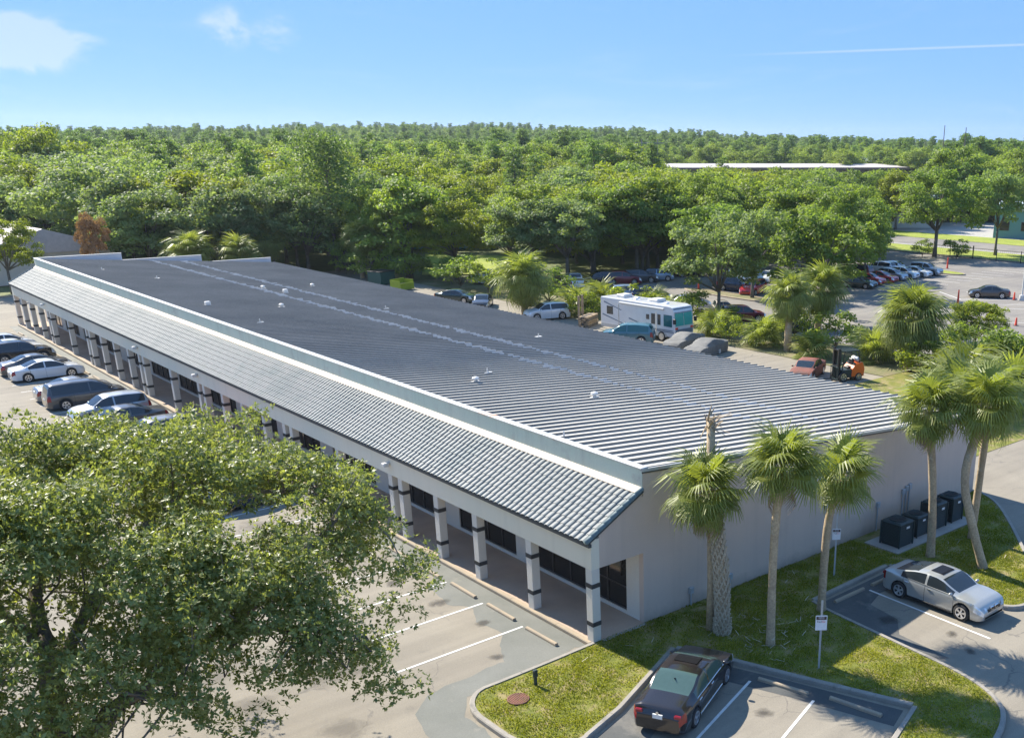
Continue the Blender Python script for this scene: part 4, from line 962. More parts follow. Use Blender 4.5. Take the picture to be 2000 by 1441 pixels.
T_(BTN[0], 'grey green tree left of the maroon suv', 58.5, 80.0, 11.0, 11, M_leafg, 1.1)
T_(BTN[2], 'oak filling the gap left of the shaded back row', 60.0, 88.5, 12.0, 12.5, None, 1.0)
T_(BTN[1], 'oak just right of the small bright lawn', 57.0, 90.5, 9.5, 10, None, 1.1)
T_(BTN[0], 'grey mossy oak behind the sunny row of cars', 97.0, 66.5, 10.5, 11, M_leafg, 1.1)
T_(BTN[2], 'bright oak at the back of the sunny row', 88.0, 66.0, 11.5, 12.5, None, 0.95)
T_(BTN[0], 'dark green tree just right of the pale pinkish roof', 23.5, 121.0, 10.0, 11, None, 1.05)
T_(BTN[2], 'bright green tree behind the middle parapet step', 29.5, 119.0, 9.5, 12.5, M_leafy, 0.95)
T_(BTN[1], 'bushy green tree behind the lowest parapet step', 36.0, 120.5, 9.0, 10, None, 1.15)
T_(BTN[0], 'bushy tree left of the pine trunk', 39.0, 116.5, 9.5, 11, M_leafg, 1.1)
T_(BTN[2], 'leafy tree right of the pine trunk', 46.0, 108.0, 11.0, 12.5, None, 0.85)
T_(BTN[1], 'low spreading tree above the bright lawn', 53.0, 112.0, 9.5, 10, M_leafg, 1.2)
place_tree(bigpine, 'pine_tree', 'tallest pine with long needled crown behind the roof', 'tree', 42.2, 111.0, 0.84, 1.0)
T_(BTN[1], 'bare thin tree with reddish brown top beside the pale roof', 13.2, 113.0, 9.2, 10, M_brownleaf, 0.42)
T_(BTN[2], 'brightest yellow green crown in the woods, left of the pine', 30.0, 210.0, 19.5, 12.5, M_leafy, 0.85, group='trees of the near woods')
T_(BTN[0], 'spiky juniper like shrub tree beside the lane on the right', 56.6, 19.7, 4.9, 11, M_leafy, 1.15)
for i, (lab, x, y, s, m) in enumerate((('round shrub beside the spiky juniper', 53.5, 19.0, 1.1, None), ('low green shrub by the wide sabal palm', 49.5, 17.6, 1.0, None), ('shrub in the bed behind the covered car', 45.6, 38.2, 0.8, M_leafy), ('shrub under the grey mossy tree', 49.6, 42.5, 0.75, M_leafy), ('dark clipped hedge shrub by the roadside oak', 123.6, 64.5, 1.0, None), ('dark shrub under the roadside oak', 121.5, 69.5, 0.95, None), ('dark shrub behind the green sedan', 45.6, 84.5, 1.3, None), ('dark shrub behind the grey sedan', 46.0, 79.0, 1.35, None), ('shrub by the white truck in the yard', 47.0, 89.0, 1.2, None), ('leafy shrub between the palmettos and the pickup', 49.5, 47.5, 1.1, None), ('bright shrub behind the motorhome rear', 46.5, 53.0, 1.2, M_leafy), ('leafy shrub beside the taller sabal palm', 49.5, 29.0, 1.2, None), ('bright shrub left of the wide sabal palm', 50.8, 22.5, 1.1, M_leafy), ('leafy shrub at the edge of the far lot', 51.5, 35.5, 1.0, None), ('leafy shrub behind the round palm', 46.0, 66.5, 1.4, None), ('bright shrub left behind the round palm', 46.5, 71.5, 1.5, M_leafy), ('shrub right of the forklift', 46.0, 17.5, 1.0, M_leafy), ('yellow shrub left of the timber stack', 43.8, 57.4, 0.9, M_leafy), ('shrub at the foot of the tallest pine', 41.5, 107, 1.5, None), ('shrub beyond the far left end of the walkway', -3.0, 114, 1.2, None), ('shrub at the far left kerb', -8.0, 115, 1.3, None), ('dark shrub right of the wide sabal palm', 50.5, 13.0, 1.3, None), ('shrub behind the dumpsters', 44.5, 95.5, 1.5, None), ('shrub behind the green dumpster', 41.0, 98.8, 1.3, None))):
    place_tree(SH[i % 3], 'shrub', lab, 'shrub', x, y, s, None, 'shrubs', -0.15, m)
# woods: each tree nearer than about 240 m is its own thing
def in_rect(x, y, a): return a[0] < x < a[1] and a[2] < y < a[3]
KEEP = [(-70, 126.5, -90, 81.5), (-70, 45, -90, 113), (-60, 64, 80, 95), (48, 74, 94, 125), (126, 162, -90, 110), (-10, 20.5, 112, 165), (62, 82, 126, 142), (160, 200, 60, 105)]
placed = []
def free(x, y, d):
    for px_, py_ in placed:
        if (px_ - x) ** 2 + (py_ - y) ** 2 < d * d: return False
    return True
a0, a1 = rad(22), rad(86); nw = 0; cnt = 0
while nw < 285 and cnt < 20000:
    cnt += 1; rr_ = 128 + 130 * random.random() ** 0.75; a = random.uniform(a0, a1)
    x, y = CX + rr_ * math.cos(a), CY + rr_ * math.sin(a)
    if any(in_rect(x, y, k) for k in KEEP) or not free(x, y, 5.0 + rr_ * 0.011): continue
    placed.append((x, y)); left = (a - rad(28)) / rad(52); nw += 1
    ang = math.degrees(a); sec = ['at the right edge', 'below the long warehouse', 'above the sunny row', 'above the mossy tree', 'above the motorhome', 'above the lawn tree', 'right of tallest pine', 'left of tallest pine', 'above the parapet step', 'above the pinkish roof', 'at the left edge'][min(10, max(0, int((ang - 25) / 5.2)))]
    row = ['front', 'second', 'third', 'fourth', 'fifth', 'back'][min(5, int((rr_ - 128) / 22))]
    wh = 33.5 < ang < 48.8; cap = 16.6 - 8.3 * rr_ / 420
    if random.random() < (0.05 + 0.14 * (rr_ > 190)) and not wh:
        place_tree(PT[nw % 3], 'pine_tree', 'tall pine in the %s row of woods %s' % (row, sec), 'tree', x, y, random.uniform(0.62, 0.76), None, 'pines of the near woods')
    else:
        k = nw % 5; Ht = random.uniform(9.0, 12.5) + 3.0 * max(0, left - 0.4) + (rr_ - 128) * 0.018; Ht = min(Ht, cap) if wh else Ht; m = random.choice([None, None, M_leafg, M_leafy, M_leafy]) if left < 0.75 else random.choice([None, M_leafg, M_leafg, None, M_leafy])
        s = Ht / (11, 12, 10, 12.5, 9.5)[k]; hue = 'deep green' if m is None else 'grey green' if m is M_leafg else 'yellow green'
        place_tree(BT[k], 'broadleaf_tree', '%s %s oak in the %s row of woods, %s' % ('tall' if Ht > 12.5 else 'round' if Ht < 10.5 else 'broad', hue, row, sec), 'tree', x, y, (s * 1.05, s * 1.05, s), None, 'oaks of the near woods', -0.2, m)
# the far forest reads as one mass
far = []
cnt = 0
while len(far) < 11000 and cnt < 90000:
    cnt += 1; rr_ = 255 + 1500 * random.random() ** 1.45; a = random.uniform(rad(20), rad(90))
    x, y = CX + rr_ * math.cos(a), CY + rr_ * math.sin(a)
    if rr_ < 445 and 33.0 < math.degrees(a) < 49.2: continue
    far.append((x, y, rr_, a))
far = np.array(far)
pv = np.column_stack([far[:, 0], far[:, 1], np.array([hill_z(r_q, a_q) for r_q, a_q in far[:, 2:4]]) - 0.4])
fm = bpy.data.meshes.new('far_forest'); fm.from_pydata([tuple(p) for p in pv], [], [])
isp = (rng.random(len(far)) < np.clip((far[:, 2] - 230) / 500, 0.12, 0.6))
def at_(n, d, t='FLOAT'):
    a = fm.attributes.new(n, t, 'POINT'); a.data.foreach_set('value', np.ascontiguousarray(d))
und = 0.5 + 0.5 * np.sin(far[:, 0] * 0.013 + 1) * np.cos(far[:, 1] * 0.011)
lf = np.clip((far[:, 3] - rad(28)) / rad(52), 0, 1)
bump_ = np.exp(-((lf - 0.62) / 0.3) ** 2)
hh = np.where(isp, rng.uniform(0.6, 0.92, len(far)), rng.uniform(0.8, 1.5, len(far))) * (0.95 + 0.08 * und)
at_('scl', hh.astype(np.float32)); at_('rot', rng.uniform(0, 6.28, len(far)).astype(np.float32))
at_('idx', np.where(isp, 5 + rng.integers(0, 3, len(far)), rng.integers(0, 5, len(far))).astype(np.int32), 'INT')
ff = link('far_forest', fm); tag(ff, 'far off pine and oak forest reaching to the skyline', 'forest', None, 'stuff')
src = []
def src_tree(pair, m, lab, i):
    # nine plain trees behind the first rows also serve the far forest as its shapes
    t = place_tree(pair, 'pine_tree' if i > 4 else 'broadleaf_tree', lab, 'tree', 60 + 14 * i, 215 - 9 * i, 0.72 if i > 4 else 1.0, 0, 'pines of the near woods' if i > 4 else 'oaks of the near woods', -0.2, m)
    return list(t.children)
for i in range(5): src.append(src_tree(BT[i], M_leafg if i in (1, 3) else None, 'leafy oak standing in the deep rows of woods %d rows behind the lawn tree' % (i + 2), i))
for i in range(3): src.append(src_tree(PT[i], None, 'slender pine standing deep in the woods, %s of three in line' % ('left', 'middle', 'right')[i], 5 + i))
ng = bpy.data.node_groups.new('forest', 'GeometryNodeTree')
ng.interface.new_socket('Geometry', in_out='INPUT', socket_type='NodeSocketGeometry'); ng.interface.new_socket('Geometry', in_out='OUTPUT', socket_type='NodeSocketGeometry')
gi = ng.nodes.new('NodeGroupInput'); go = ng.nodes.new('NodeGroupOutput'); iop = ng.nodes.new('GeometryNodeInstanceOnPoints')
jn = ng.nodes.new('GeometryNodeJoinGeometry')
lst = []
for pair in src:
    jj = ng.nodes.new('GeometryNodeJoinGeometry')
    for ob in pair:
        oi = ng.nodes.new('GeometryNodeObjectInfo'); oi.transform_space = 'ORIGINAL'; oi.inputs['Object'].default_value = ob
        ng.links.new(oi.outputs['Geometry'], jj.inputs[0])
    g2 = ng.nodes.new('GeometryNodeGeometryToInstance'); ng.links.new(jj.outputs[0], g2.inputs[0]); lst.append(g2)
for g2 in reversed(lst): ng.links.new(g2.outputs[0], jn.inputs[0])
def named(n, t):
    q = ng.nodes.new('GeometryNodeInputNamedAttribute'); q.data_type = t; q.inputs['Name'].default_value = n; return q.outputs['Attribute']
ng.links.new(gi.outputs[0], iop.inputs['Points']); ng.links.new(jn.outputs[0], iop.inputs['Instance'])
iop.inputs['Pick Instance'].default_value = True; ng.links.new(named('idx', 'INT'), iop.inputs['Instance Index'])
cx_ = ng.nodes.new('ShaderNodeCombineXYZ'); ng.links.new(named('rot', 'FLOAT'), cx_.inputs['Z'])
try: ng.links.new(cx_.outputs[0], iop.inputs['Rotation'])
except Exception: pass
ng.links.new(named('scl', 'FLOAT'), iop.inputs['Scale']); ng.links.new(iop.outputs[0], go.inputs[0])
md = ff.modifiers.new('forest', 'NODES'); md.node_group = ng

# ---- grass blades on the near lawn
def inside(P, poly):
    x, y = P[:, 0], P[:, 1]; c = np.zeros(len(P), bool); n = len(poly); j = n - 1
    for i in range(n):
        xi, yi = poly[i]; xj, yj = poly[j]
        c ^= ((yi > y) != (yj > y)) & (x < (xj - xi) * (y - yi) / (yj - yi + 1e-12) + xi); j = i
    return c
LP = isl + [(24.9, -0.02), (0.36, -0.02)]
G = np.column_stack([rng.uniform(-6, 25.4, 400000), rng.uniform(-13.7, 0.1, 400000)]); G = G[inside(G, LP)]
dn = 0.5 + 0.5 * np.sin(G[:, 0] * 2.1 + np.sin(G[:, 1] * 1.7) * 2) * np.sin(G[:, 1] * 2.6 + np.sin(G[:, 0] * 1.3) * 2)
G = G[rng.random(len(G)) < 0.06 + 0.94 * dn]; dn = 0.5 + 0.5 * np.sin(G[:, 0] * 1.1 + 1) * np.sin(G[:, 1] * 1.3 + G[:, 0] * 0.7)
dmin = np.full(len(G), 9.0)
for (ax_, ay_), (bx_, by_) in zip(isl[:-1], isl[1:]):
    d_ = np.array([bx_ - ax_, by_ - ay_]); l2 = d_ @ d_ + 1e-9; t_ = np.clip(((G - [ax_, ay_]) @ d_) / l2, 0, 1); dmin = np.minimum(dmin, np.hypot(G[:, 0] - ax_ - t_ * d_[0], G[:, 1] - ay_ - t_ * d_[1]))
ok_ = dmin > 0.2 + 0.08 * rng.random(len(G)); ok_ &= ~((G[:, 0] > 14.8) & (G[:, 0] < 21.4) & (G[:, 1] > -2.6)); G = G[ok_]; dn = dn[ok_]
n = len(G); P_ = np.column_stack([G, np.full(n, -0.02)]); A_ = unit(np.column_stack([rng.normal(size=n) * 0.75, rng.normal(size=n) * 0.75, np.full(n, 1.0)]))
V, Fq = leaf_quads(P_, A_, unit(rng.normal(size=(n, 3))), rng.uniform(0.05, 0.11, n), rng.uniform(0.02, 0.04, n))
o = link('grass', np_mesh('grass', V, Fq, M_blade, np.clip(0.35 * dn + rng.uniform(0, 0.65, n), 0, 1)))
tag(o, 'patchy green and straw coloured grass on the near lawn', 'grass', None, 'stuff')
# ------------------------------------------------------------------ vehicles
def paint(name, c, metal=0.0, rough=0.3, dirt=0.1):
    return pm(name, c, tuple(k * (1 - dirt) for k in c), 0.8, rough, metal=metal, coat=0.9, fine=0.0)
M_cglass = flat('car_glass', (0.018, 0.024, 0.028), 0.03, spec=0.7)
M_tglass = flat('teal_glass', (0.02, 0.10, 0.10), 0.04, spec=0.7)
M_sunroof = flat('sunroof_glass', (0.01, 0.01, 0.011), 0.35, spec=0.15)
M_red = flat('tail_lens', (0.20, 0.008, 0.010), 0.15, coat=0.5)
M_lens = pm('head_lens', (0.62, 0.65, 0.68), None, rough=0.08, metal=0.3, coat=1.0, fine=0.03)
M_plate = flat('number_plate', (0.6, 0.6, 0.56), 0.5)
M_seam = flat('panel_gap', (0.01, 0.01, 0.01), 0.8)
PAINT = {k: paint('paint_' + k, c, m, r) for k, (c, m, r) in dict(
    white=((0.56, 0.56, 0.55), 0, 0.25), black=((0.012, 0.012, 0.014), 0, 0.22), silver=((0.34, 0.35, 0.36), 0.5, 0.3), champagne=((0.36, 0.36, 0.335), 0.4, 0.3), grey=((0.17, 0.175, 0.18), 0.4, 0.3),
    dgrey=((0.05, 0.052, 0.056), 0.3, 0.28), red=((0.50, 0.012, 0.018), 0, 0.25), maroon=((0.16, 0.012, 0.018), 0.2, 0.28), navy=((0.02, 0.03, 0.06), 0.2, 0.25), blue=((0.25, 0.33, 0.42), 0.4, 0.3), green=((0.01, 0.03, 0.025), 0.1, 0.25), teal=((0.05, 0.14, 0.16), 0.1, 0.3), bronze=((0.06, 0.05, 0.045), 0.4, 0.28), orange=((0.7, 0.12, 0.02), 0, 0.3), tan=((0.33, 0.28, 0.22), 0.3, 0.35), espresso=((0.022, 0.018, 0.017), 0.25, 0.2)).items()}
M_rustpaint = pm('rusty_paint', (0.20, 0.055, 0.03), (0.12, 0.05, 0.035), 1.2, 0.7, fine=0.2)
M_cover = pm('car_cover', (0.15, 0.145, 0.13), (0.10, 0.098, 0.09), 1.0, 0.75, 0.3, 5, fine=0.1)
SPECS = {
    # profile: (x from rear -L/2 to front, z of the centre line)
    'sedan': dict(L=4.80, W=1.82, wb=2.85, r=0.33, prof=[(-2.40, .62), (-2.37, .86), (-2.25, 1.00), (-1.75, 1.055), (-1.42, 1.10), (-0.75, 1.38), (-0.3, 1.44), (0.25, 1.43), (0.62, 1.33), (1.28, 1.00), (1.45, 0.955), (2.05, 0.86), (2.30, 0.74), (2.40, 0.52)], belt=(.93, .90), cowl=1.30, rf=0.52, rr=-0.62, dk=-1.48, glass=(-1.28, 1.16), bp=-0.20),
    'coupe4': dict(L=4.64, W=1.825, wb=2.85, r=0.34, prof=[(-2.32, .60), (-2.30, .86), (-2.20, 1.02), (-1.95, 1.05), (-1.75, 1.075), (-0.8, 1.33), (-0.35, 1.39), (0.15, 1.385), (0.5, 1.31), (1.12, 1.00), (1.28, 0.955), (1.95, 0.86), (2.22, 0.74), (2.32, 0.52)], belt=(.96, .88), cowl=1.14, rf=0.40, rr=-0.72, dk=-1.78, glass=(-1.38, 1.02), bp=-0.22),
    'suv': dict(L=4.65, W=1.86, wb=2.72, r=0.37, prof=[(-2.32, .66), (-2.30, 1.0), (-2.22, 1.16), (-2.0, 1.58), (-1.75, 1.66), (-0.8, 1.71), (0.1, 1.69), (0.5, 1.58), (1.08, 1.17), (1.25, 1.12), (1.95, 1.00), (2.2, 0.86), (2.32, 0.58)], belt=(1.10, 1.03), cowl=1.12, rf=0.40, rr=-1.92, dk=-2.22, glass=(-1.95, 0.98), bp=-0.15),
    'hatch': dict(L=4.30, W=1.78, wb=2.62, r=0.33, prof=[(-2.15, .6), (-2.13, .9), (-2.05, 1.05), (-1.6, 1.40), (-1.2, 1.52), (-0.4, 1.56), (0.2, 1.53), (0.6, 1.40), (1.2, 1.06), (1.35, 1.01), (1.85, 0.9), (2.07, 0.76), (2.15, 0.52)], belt=(1.0, .95), cowl=1.24, rf=0.48, rr=-1.35, dk=-2.02, glass=(-1.62, 1.1), bp=-0.15),
    'pickup': dict(L=5.3, W=1.88, wb=3.2, r=0.38, prof=[(-2.65, .7), (-2.64, 1.0), (-2.6, 1.10), (-0.62, 1.10), (-0.58, 1.2), (-0.45, 1.62), (-0.3, 1.70), (0.5, 1.70), (0.82, 1.62), (1.28, 1.2), (1.45, 1.15), (2.35, 1.06), (2.58, 0.92), (2.65, 0.6)], belt=(1.08, 1.08), cowl=1.30, rf=0.74, rr=-0.40, dk=-0.58, glass=(-0.34, 1.12), bp=0.25),
    'minivan': dict(L=5.0, W=1.95, wb=3.0, r=0.35, prof=[(-2.5, .62), (-2.48, 1.0), (-2.42, 1.14), (-2.28, 1.6), (-2.1, 1.71), (-0.9, 1.76), (0.3, 1.73), (0.8, 1.58), (1.6, 1.12), (1.78, 1.05), (2.2, .93), (2.42, 0.8), (2.5, 0.55)], belt=(1.04, 1.0), cowl=1.62, rf=0.72, rr=-2.2, dk=-2.42, glass=(-2.15, 1.45), bp=0.1),
    'van': dict(L=5.2, W=2.0, wb=3.2, r=0.36, prof=[(-2.6, .6), (-2.59, 1.2), (-2.56, 2.0), (-2.4, 2.12), (0.6, 2.12), (1.1, 2.0), (1.75, 1.3), (1.9, 1.22), (2.4, 1.05), (2.55, 0.9), (2.6, 0.6)], belt=(1.2, 1.15), cowl=1.72, rf=1.02, rr=-2.9, dk=-3, glass=(0.75, 1.62), bp=5),
}
def car_meshes(key, cover=False):
    S = SPECS[key]; L, W, wb, r = S['L'], S['W'], S['wb'], S['r']; xw = (wb / 2 + 0.02, -wb / 2 + 0.02); ra = r + 0.055
    xs = set(np.round(np.linspace(-L / 2, L / 2, 61), 4))
    for p in S['prof']: xs.add(round(p[0], 4))
    for w in xw:
        for k in range(9): xs.add(round(w + ra * math.cos(math.pi * k / 8) * 0.9999, 4))
    for v in (S['cowl'], S['rf'], S['rr'], S['dk'], S['glass'][0], S['glass'][1], S['bp'] - 0.045, S['bp'] + 0.045, L / 2 - .02, L / 2 - .07, -L / 2 + .02, -L / 2 + .07): xs.add(round(v, 4))
    seams = [S['bp'] - 0.006, S['bp'] + 0.006, S['glass'][1] + 0.05, S['glass'][1] + 0.062, S['bp'] - 1.02, S['bp'] - 1.008]
    for v in seams: xs.add(round(v, 4))
    xs = sorted(x for x in xs if -L / 2 <= x <= L / 2)
    q = [xs[0]]
    for x in xs[1:]:
        if x - q[-1] > 0.004: q.append(x)
    xs = q
    px_, pz_ = [p[0] for p in S['prof']], [p[1] for p in S['prof']]
    dense = np.linspace(-L / 2, L / 2, 400); zt = np.interp(dense, px_, pz_)
    ker = np.ones(13) / 13; zs = np.convolve(np.pad(zt, 6, 'edge'), ker, 'valid')
    rings = []
    for x in xs:
        e = abs(x) / (L / 2); top = float(np.interp(x, dense, zs)); t = (x + L / 2) / L
        zb = S['belt'][0] + (S['belt'][1] - S['belt'][0]) * t; zb = min(zb, top - 0.03)
        hw = W / 2 * (1 - 0.06 * max(0, (e - 0.55) / 0.45) ** 2 - 0.16 * max(0, (e - 0.9) / 0.1) ** 2.2)
        lo = 0.20 + 0.05 * max(0, (e - 0.9) / 0.1)
        if not cover:
            for w in xw:
                if abs(x - w) < ra: lo = max(lo, r + math.sqrt(max(0, ra * ra - (x - w) ** 2)))
        else: lo = 0.06
        lo = min(lo, zb - 0.05)
        gh = top - zb; s = min(1, max(0, (gh - 0.05) / 0.30)); z6 = zb + gh * (0.87 * s + 0.72 * (1 - s)); y4 = hw * 0.935
        y6 = y4 - hw * 0.22 * (1 - s) - 0.36 * (z6 - zb) * s
        h = zb - lo
        R = [(hw * 0.955, lo), (hw * 0.99, lo + 0.22 * h), (hw, lo + 0.55 * h), (hw * 0.985, lo + 0.86 * h), (hw * 0.955, zb), (y4, zb + 0.02 * s + 0.002), ((y4 + y6) / 2 + 0.015 * s, (zb + z6) / 2), (y6, z6), (y6 * 0.9, z6 + (top - z6) * 0.62), (y6 * 0.5, z6 + (top - z6) * 0.93), (0.0, top)]
        rings.append(R)
    J = len(rings[0]); full = 2 * J - 1; V = []
    for x, R in zip(xs, rings):
        V += [(x, y_, z_) for y_, z_ in R] + [(x, -y_, z_) for y_, z_ in R[-2::-1]]
    buckets = {k: [] for k in ('body', 'seam', 'windshield', 'rear_window', 'wl0', 'wl1', 'wr0', 'wr1', 'hl', 'hr', 'tl', 'tr')}
    def bucket(i, j):
        xm = (xs[i] + xs[i + 1]) / 2; jj = j if j < J - 1 else 2 * J - 3 - j; side = 'l' if j < J - 1 else 'r'
        if cover: return 'body'
        if jj >= 8 and S['rf'] < xm < S['cowl']: return 'windshield'
        if jj >= 8 and S['dk'] < xm < S['rr']: return 'rear_window'
        if 5 <= jj <= 6 and S['glass'][0] < xm < S['glass'][1] and abs(xm - S['bp']) > 0.045: return 'w' + side + ('1' if xm > S['bp'] else '0')
        if 2 <= jj <= 3 and xm > L / 2 - 0.34: return 'h' + side
        if 2 <= jj <= 3 and xm < -L / 2 + 0.20: return 't' + side
        if jj <= 4 and xs[i + 1] - xs[i] < 0.0135 and any(abs(xm - sv) < 0.008 for sv in seams): return 'seam'
        return 'body'
    for i in range(len(xs) - 1):
        for j in range(full - 1):
            buckets[bucket(i, j)].append((i * full + j, i * full + j + 1, (i + 1) * full + j + 1, (i + 1) * full + j))
    buckets['body'].append(tuple(range(full - 1, -1, -1))); e = (len(xs) - 1) * full; buckets['body'].append(tuple(range(e, e + full)))
    out = {}
    def sub(faces, name, mats, extra=None):
        idx = sorted({k for f_ in faces for k in f_}); mp = {k: n for n, k in enumerate(idx)}
        b = MB(); b.v = [V[k] for k in idx]; b.f = [tuple(mp[k] for k in f_) for f_ in faces]; b.m = [0] * len(faces)
        if extra:
            for f_ in extra:
                b.f.append(tuple(b.v.index(V[k]) if V[k] in b.v else (b.v.append(V[k]) or len(b.v) - 1) for k in f_)); b.m.append(1)
        me = b.mesh(name, mats, True)
        bm = bmesh.new(); bm.from_mesh(me); bmesh.ops.recalc_face_normals(bm, faces=bm.faces)
        bm.normal_update()
        cen_ = Vector((0, 0, 0.8)); sc_ = sum((f_.calc_center_median() - cen_).dot(f_.normal) * f_.calc_area() for f_ in bm.faces)
        if sc_ < 0: bmesh.ops.reverse_faces(bm, faces=bm.faces)
        for ed in bm.edges:
            if len(ed.link_faces) == 2 and ed.calc_face_angle(0) > 0.7: ed.smooth = False
        bm.to_mesh(me); bm.free(); return me
    out['body'] = sub(buckets['body'], 'body', [PAINT['white'], M_seam], buckets['seam'])
    if not cover:
        for k, nme, m in (('windshield', 'windshield', M_cglass), ('rear_window', 'rear_window', M_cglass), ('wl0', 'side_window', M_cglass), ('wl1', 'side_window', M_cglass), ('wr0', 'side_window', M_cglass), ('wr1', 'side_window', M_cglass), ('hl', 'headlight', M_lens), ('hr', 'headlight', M_lens), ('tl', 'tail_light', M_red), ('tr', 'tail_light', M_red)):
            if buckets[k]: out[k] = (nme, sub(buckets[k], nme, m))
        un = MB(); un.box(-L / 2 + 0.12, L / 2 - 0.12, -W / 2 * 0.8, W / 2 * 0.8, 0.19, 0.45)
        for w in xw: un.box(w - ra * 0.98, w + ra * 0.98, -W / 2 * 0.88, W / 2 * 0.88, 0.3, r + ra * 0.75)
        out['under'] = ('underbody', un.mesh('underbody', M_rimdark))
        tr = MB(); f_ = L / 2
        tr.box(f_ - 0.02, f_ + 0.012, -0.42, 0.42, 0.52, 0.64).box(f_ - 0.06, f_ + 0.0, -0.62, 0.62, 0.27, 0.36)
        out['grille'] = ('grille', tr.mesh('grille', M_black))
        pl = MB().box(-L / 2 - 0.016, -L / 2 + 0.03, -0.16, 0.16, 0.66, 0.8); out['plate'] = ('number_plate', pl.mesh('number_plate', M_plate))
        for sg, nm in ((1, 'ml'), (-1, 'mr')):
            xm_ = S['glass'][1] - 0.06; zm = S['belt'][1] + 0.09; mb = MB()
            mb.lathe([(0.0, 0.0), (0.07, 0.03), (0.085, 0.1), (0.06, 0.17), (0, 0.19)], 'y', 8, (0, 0, 0)); mb.xf(Matrix.Translation((xm_, sg * (W / 2 * 0.93), zm)) @ Matrix.Diagonal((0.8, sg, 0.85, 1)))
            out[nm] = ('mirror', mb.mesh('mirror', PAINT['white'], True))
        if key == 'pickup':
            bl = MB().box(-2.52, -0.72, -0.72, 0.72, 1.02, 1.112); out['bed'] = ('bed_liner', bl.mesh('bed_liner', M_black))
    out['_w'] = (xw, r, W); return out
def wheel_meshes(r, spokes=5):
    ty = MB().lathe([(r * 0.66, -0.10), (r * 0.93, -0.105), (r, -0.07), (r, 0.07), (r * 0.93, 0.105), (r * 0.66, 0.10)], 'y', 22).mesh('tyre', M_rubber, True)
    rm = MB().lathe([(r * 0.66, 0.095), (r * 0.60, 0.10), (r * 0.60, 0.03), (0.0, 0.02)], 'y', 22, m=1)
    rm.lathe([(r * 0.685, 0.085), (r * 0.685, 0.108), (r * 0.585, 0.108), (r * 0.585, 0.06)], 'y', 22)
    for k in range(spokes):
        for da in (-0.16, 0.16):
            a = 2 * math.pi * k / spokes + da; u = Vector((math.cos(a), 0, math.sin(a))); v = Vector((-math.sin(a), 0, math.cos(a))) * r * 0.065
            c = Vector((math.cos(2 * math.pi * k / spokes), 0, math.sin(2 * math.pi * k / spokes))) * r * 0.12; p = u * r * 0.61
            y_ = Vector((0, 0.10, 0)); yb = Vector((0, 0.05, 0))
            rm.add([c - v + y_, c + v + y_, p + v + y_, p - v + y_, c - v + yb, c + v + yb, p + v + yb, p - v + yb], [(0, 1, 2, 3), (0, 4, 5, 1), (2, 6, 7, 3), (1, 5, 6, 2), (3, 7, 4, 0)])
    rm.lathe([(r * 0.17, 0.05), (r * 0.17, 0.112), (0, 0.115)], 'y', 12)
    return ty, rm.mesh('rim', [M_rim, M_rimdark], False)
CARM = {}; WHM = {}
def car(key, color, label, x, y, head, group=None, name=None, z=-0.15, scl=1.0, glass=None, cat=None):
    if key not in CARM: CARM[key] = car_meshes(key)
    D = CARM[key]; xw, r, W = D['_w']
    if r not in WHM: WHM[r] = wheel_meshes(r)
    nm = name or {'sedan': 'sedan', 'coupe4': 'sedan', 'suv': 'suv', 'hatch': 'hatchback', 'pickup': 'pickup_truck', 'minivan': 'minivan', 'van': 'van'}[key]
    t = thing(nm, label, cat or ('truck' if key == 'pickup' else 'van' if key == 'van' else 'car'), (x, y, z), rad(head), group, scl)
    P = PAINT[color] if isinstance(color, str) else color
    def part(nme, me, m=None, par=t):
        o = link(nme, me, par)
        if m: o.material_slots[0].link = 'OBJECT'; o.material_slots[0].material = m
        return o
    part('body', D['body'], P)
    for k, v in D.items():
        if k in ('body', '_w'): continue
        part(v[0], v[1], P if v[0] == 'mirror' else (glass if glass and 'wind' in v[0] else None))
    for xx in xw:
        for sg in (1, -1):
            w = link('wheel', WHM[r][0], t, (xx, sg * (W / 2 - 0.105), r)); w.rotation_euler = (0, random.uniform(0, 3), 0 if sg > 0 else math.pi)
            link('rim', WHM[r][1], w)
    return t
G1 = 'cars parked along the shop front'; G2 = 'cars in the far parking lot'; G3 = 'cars behind the building'
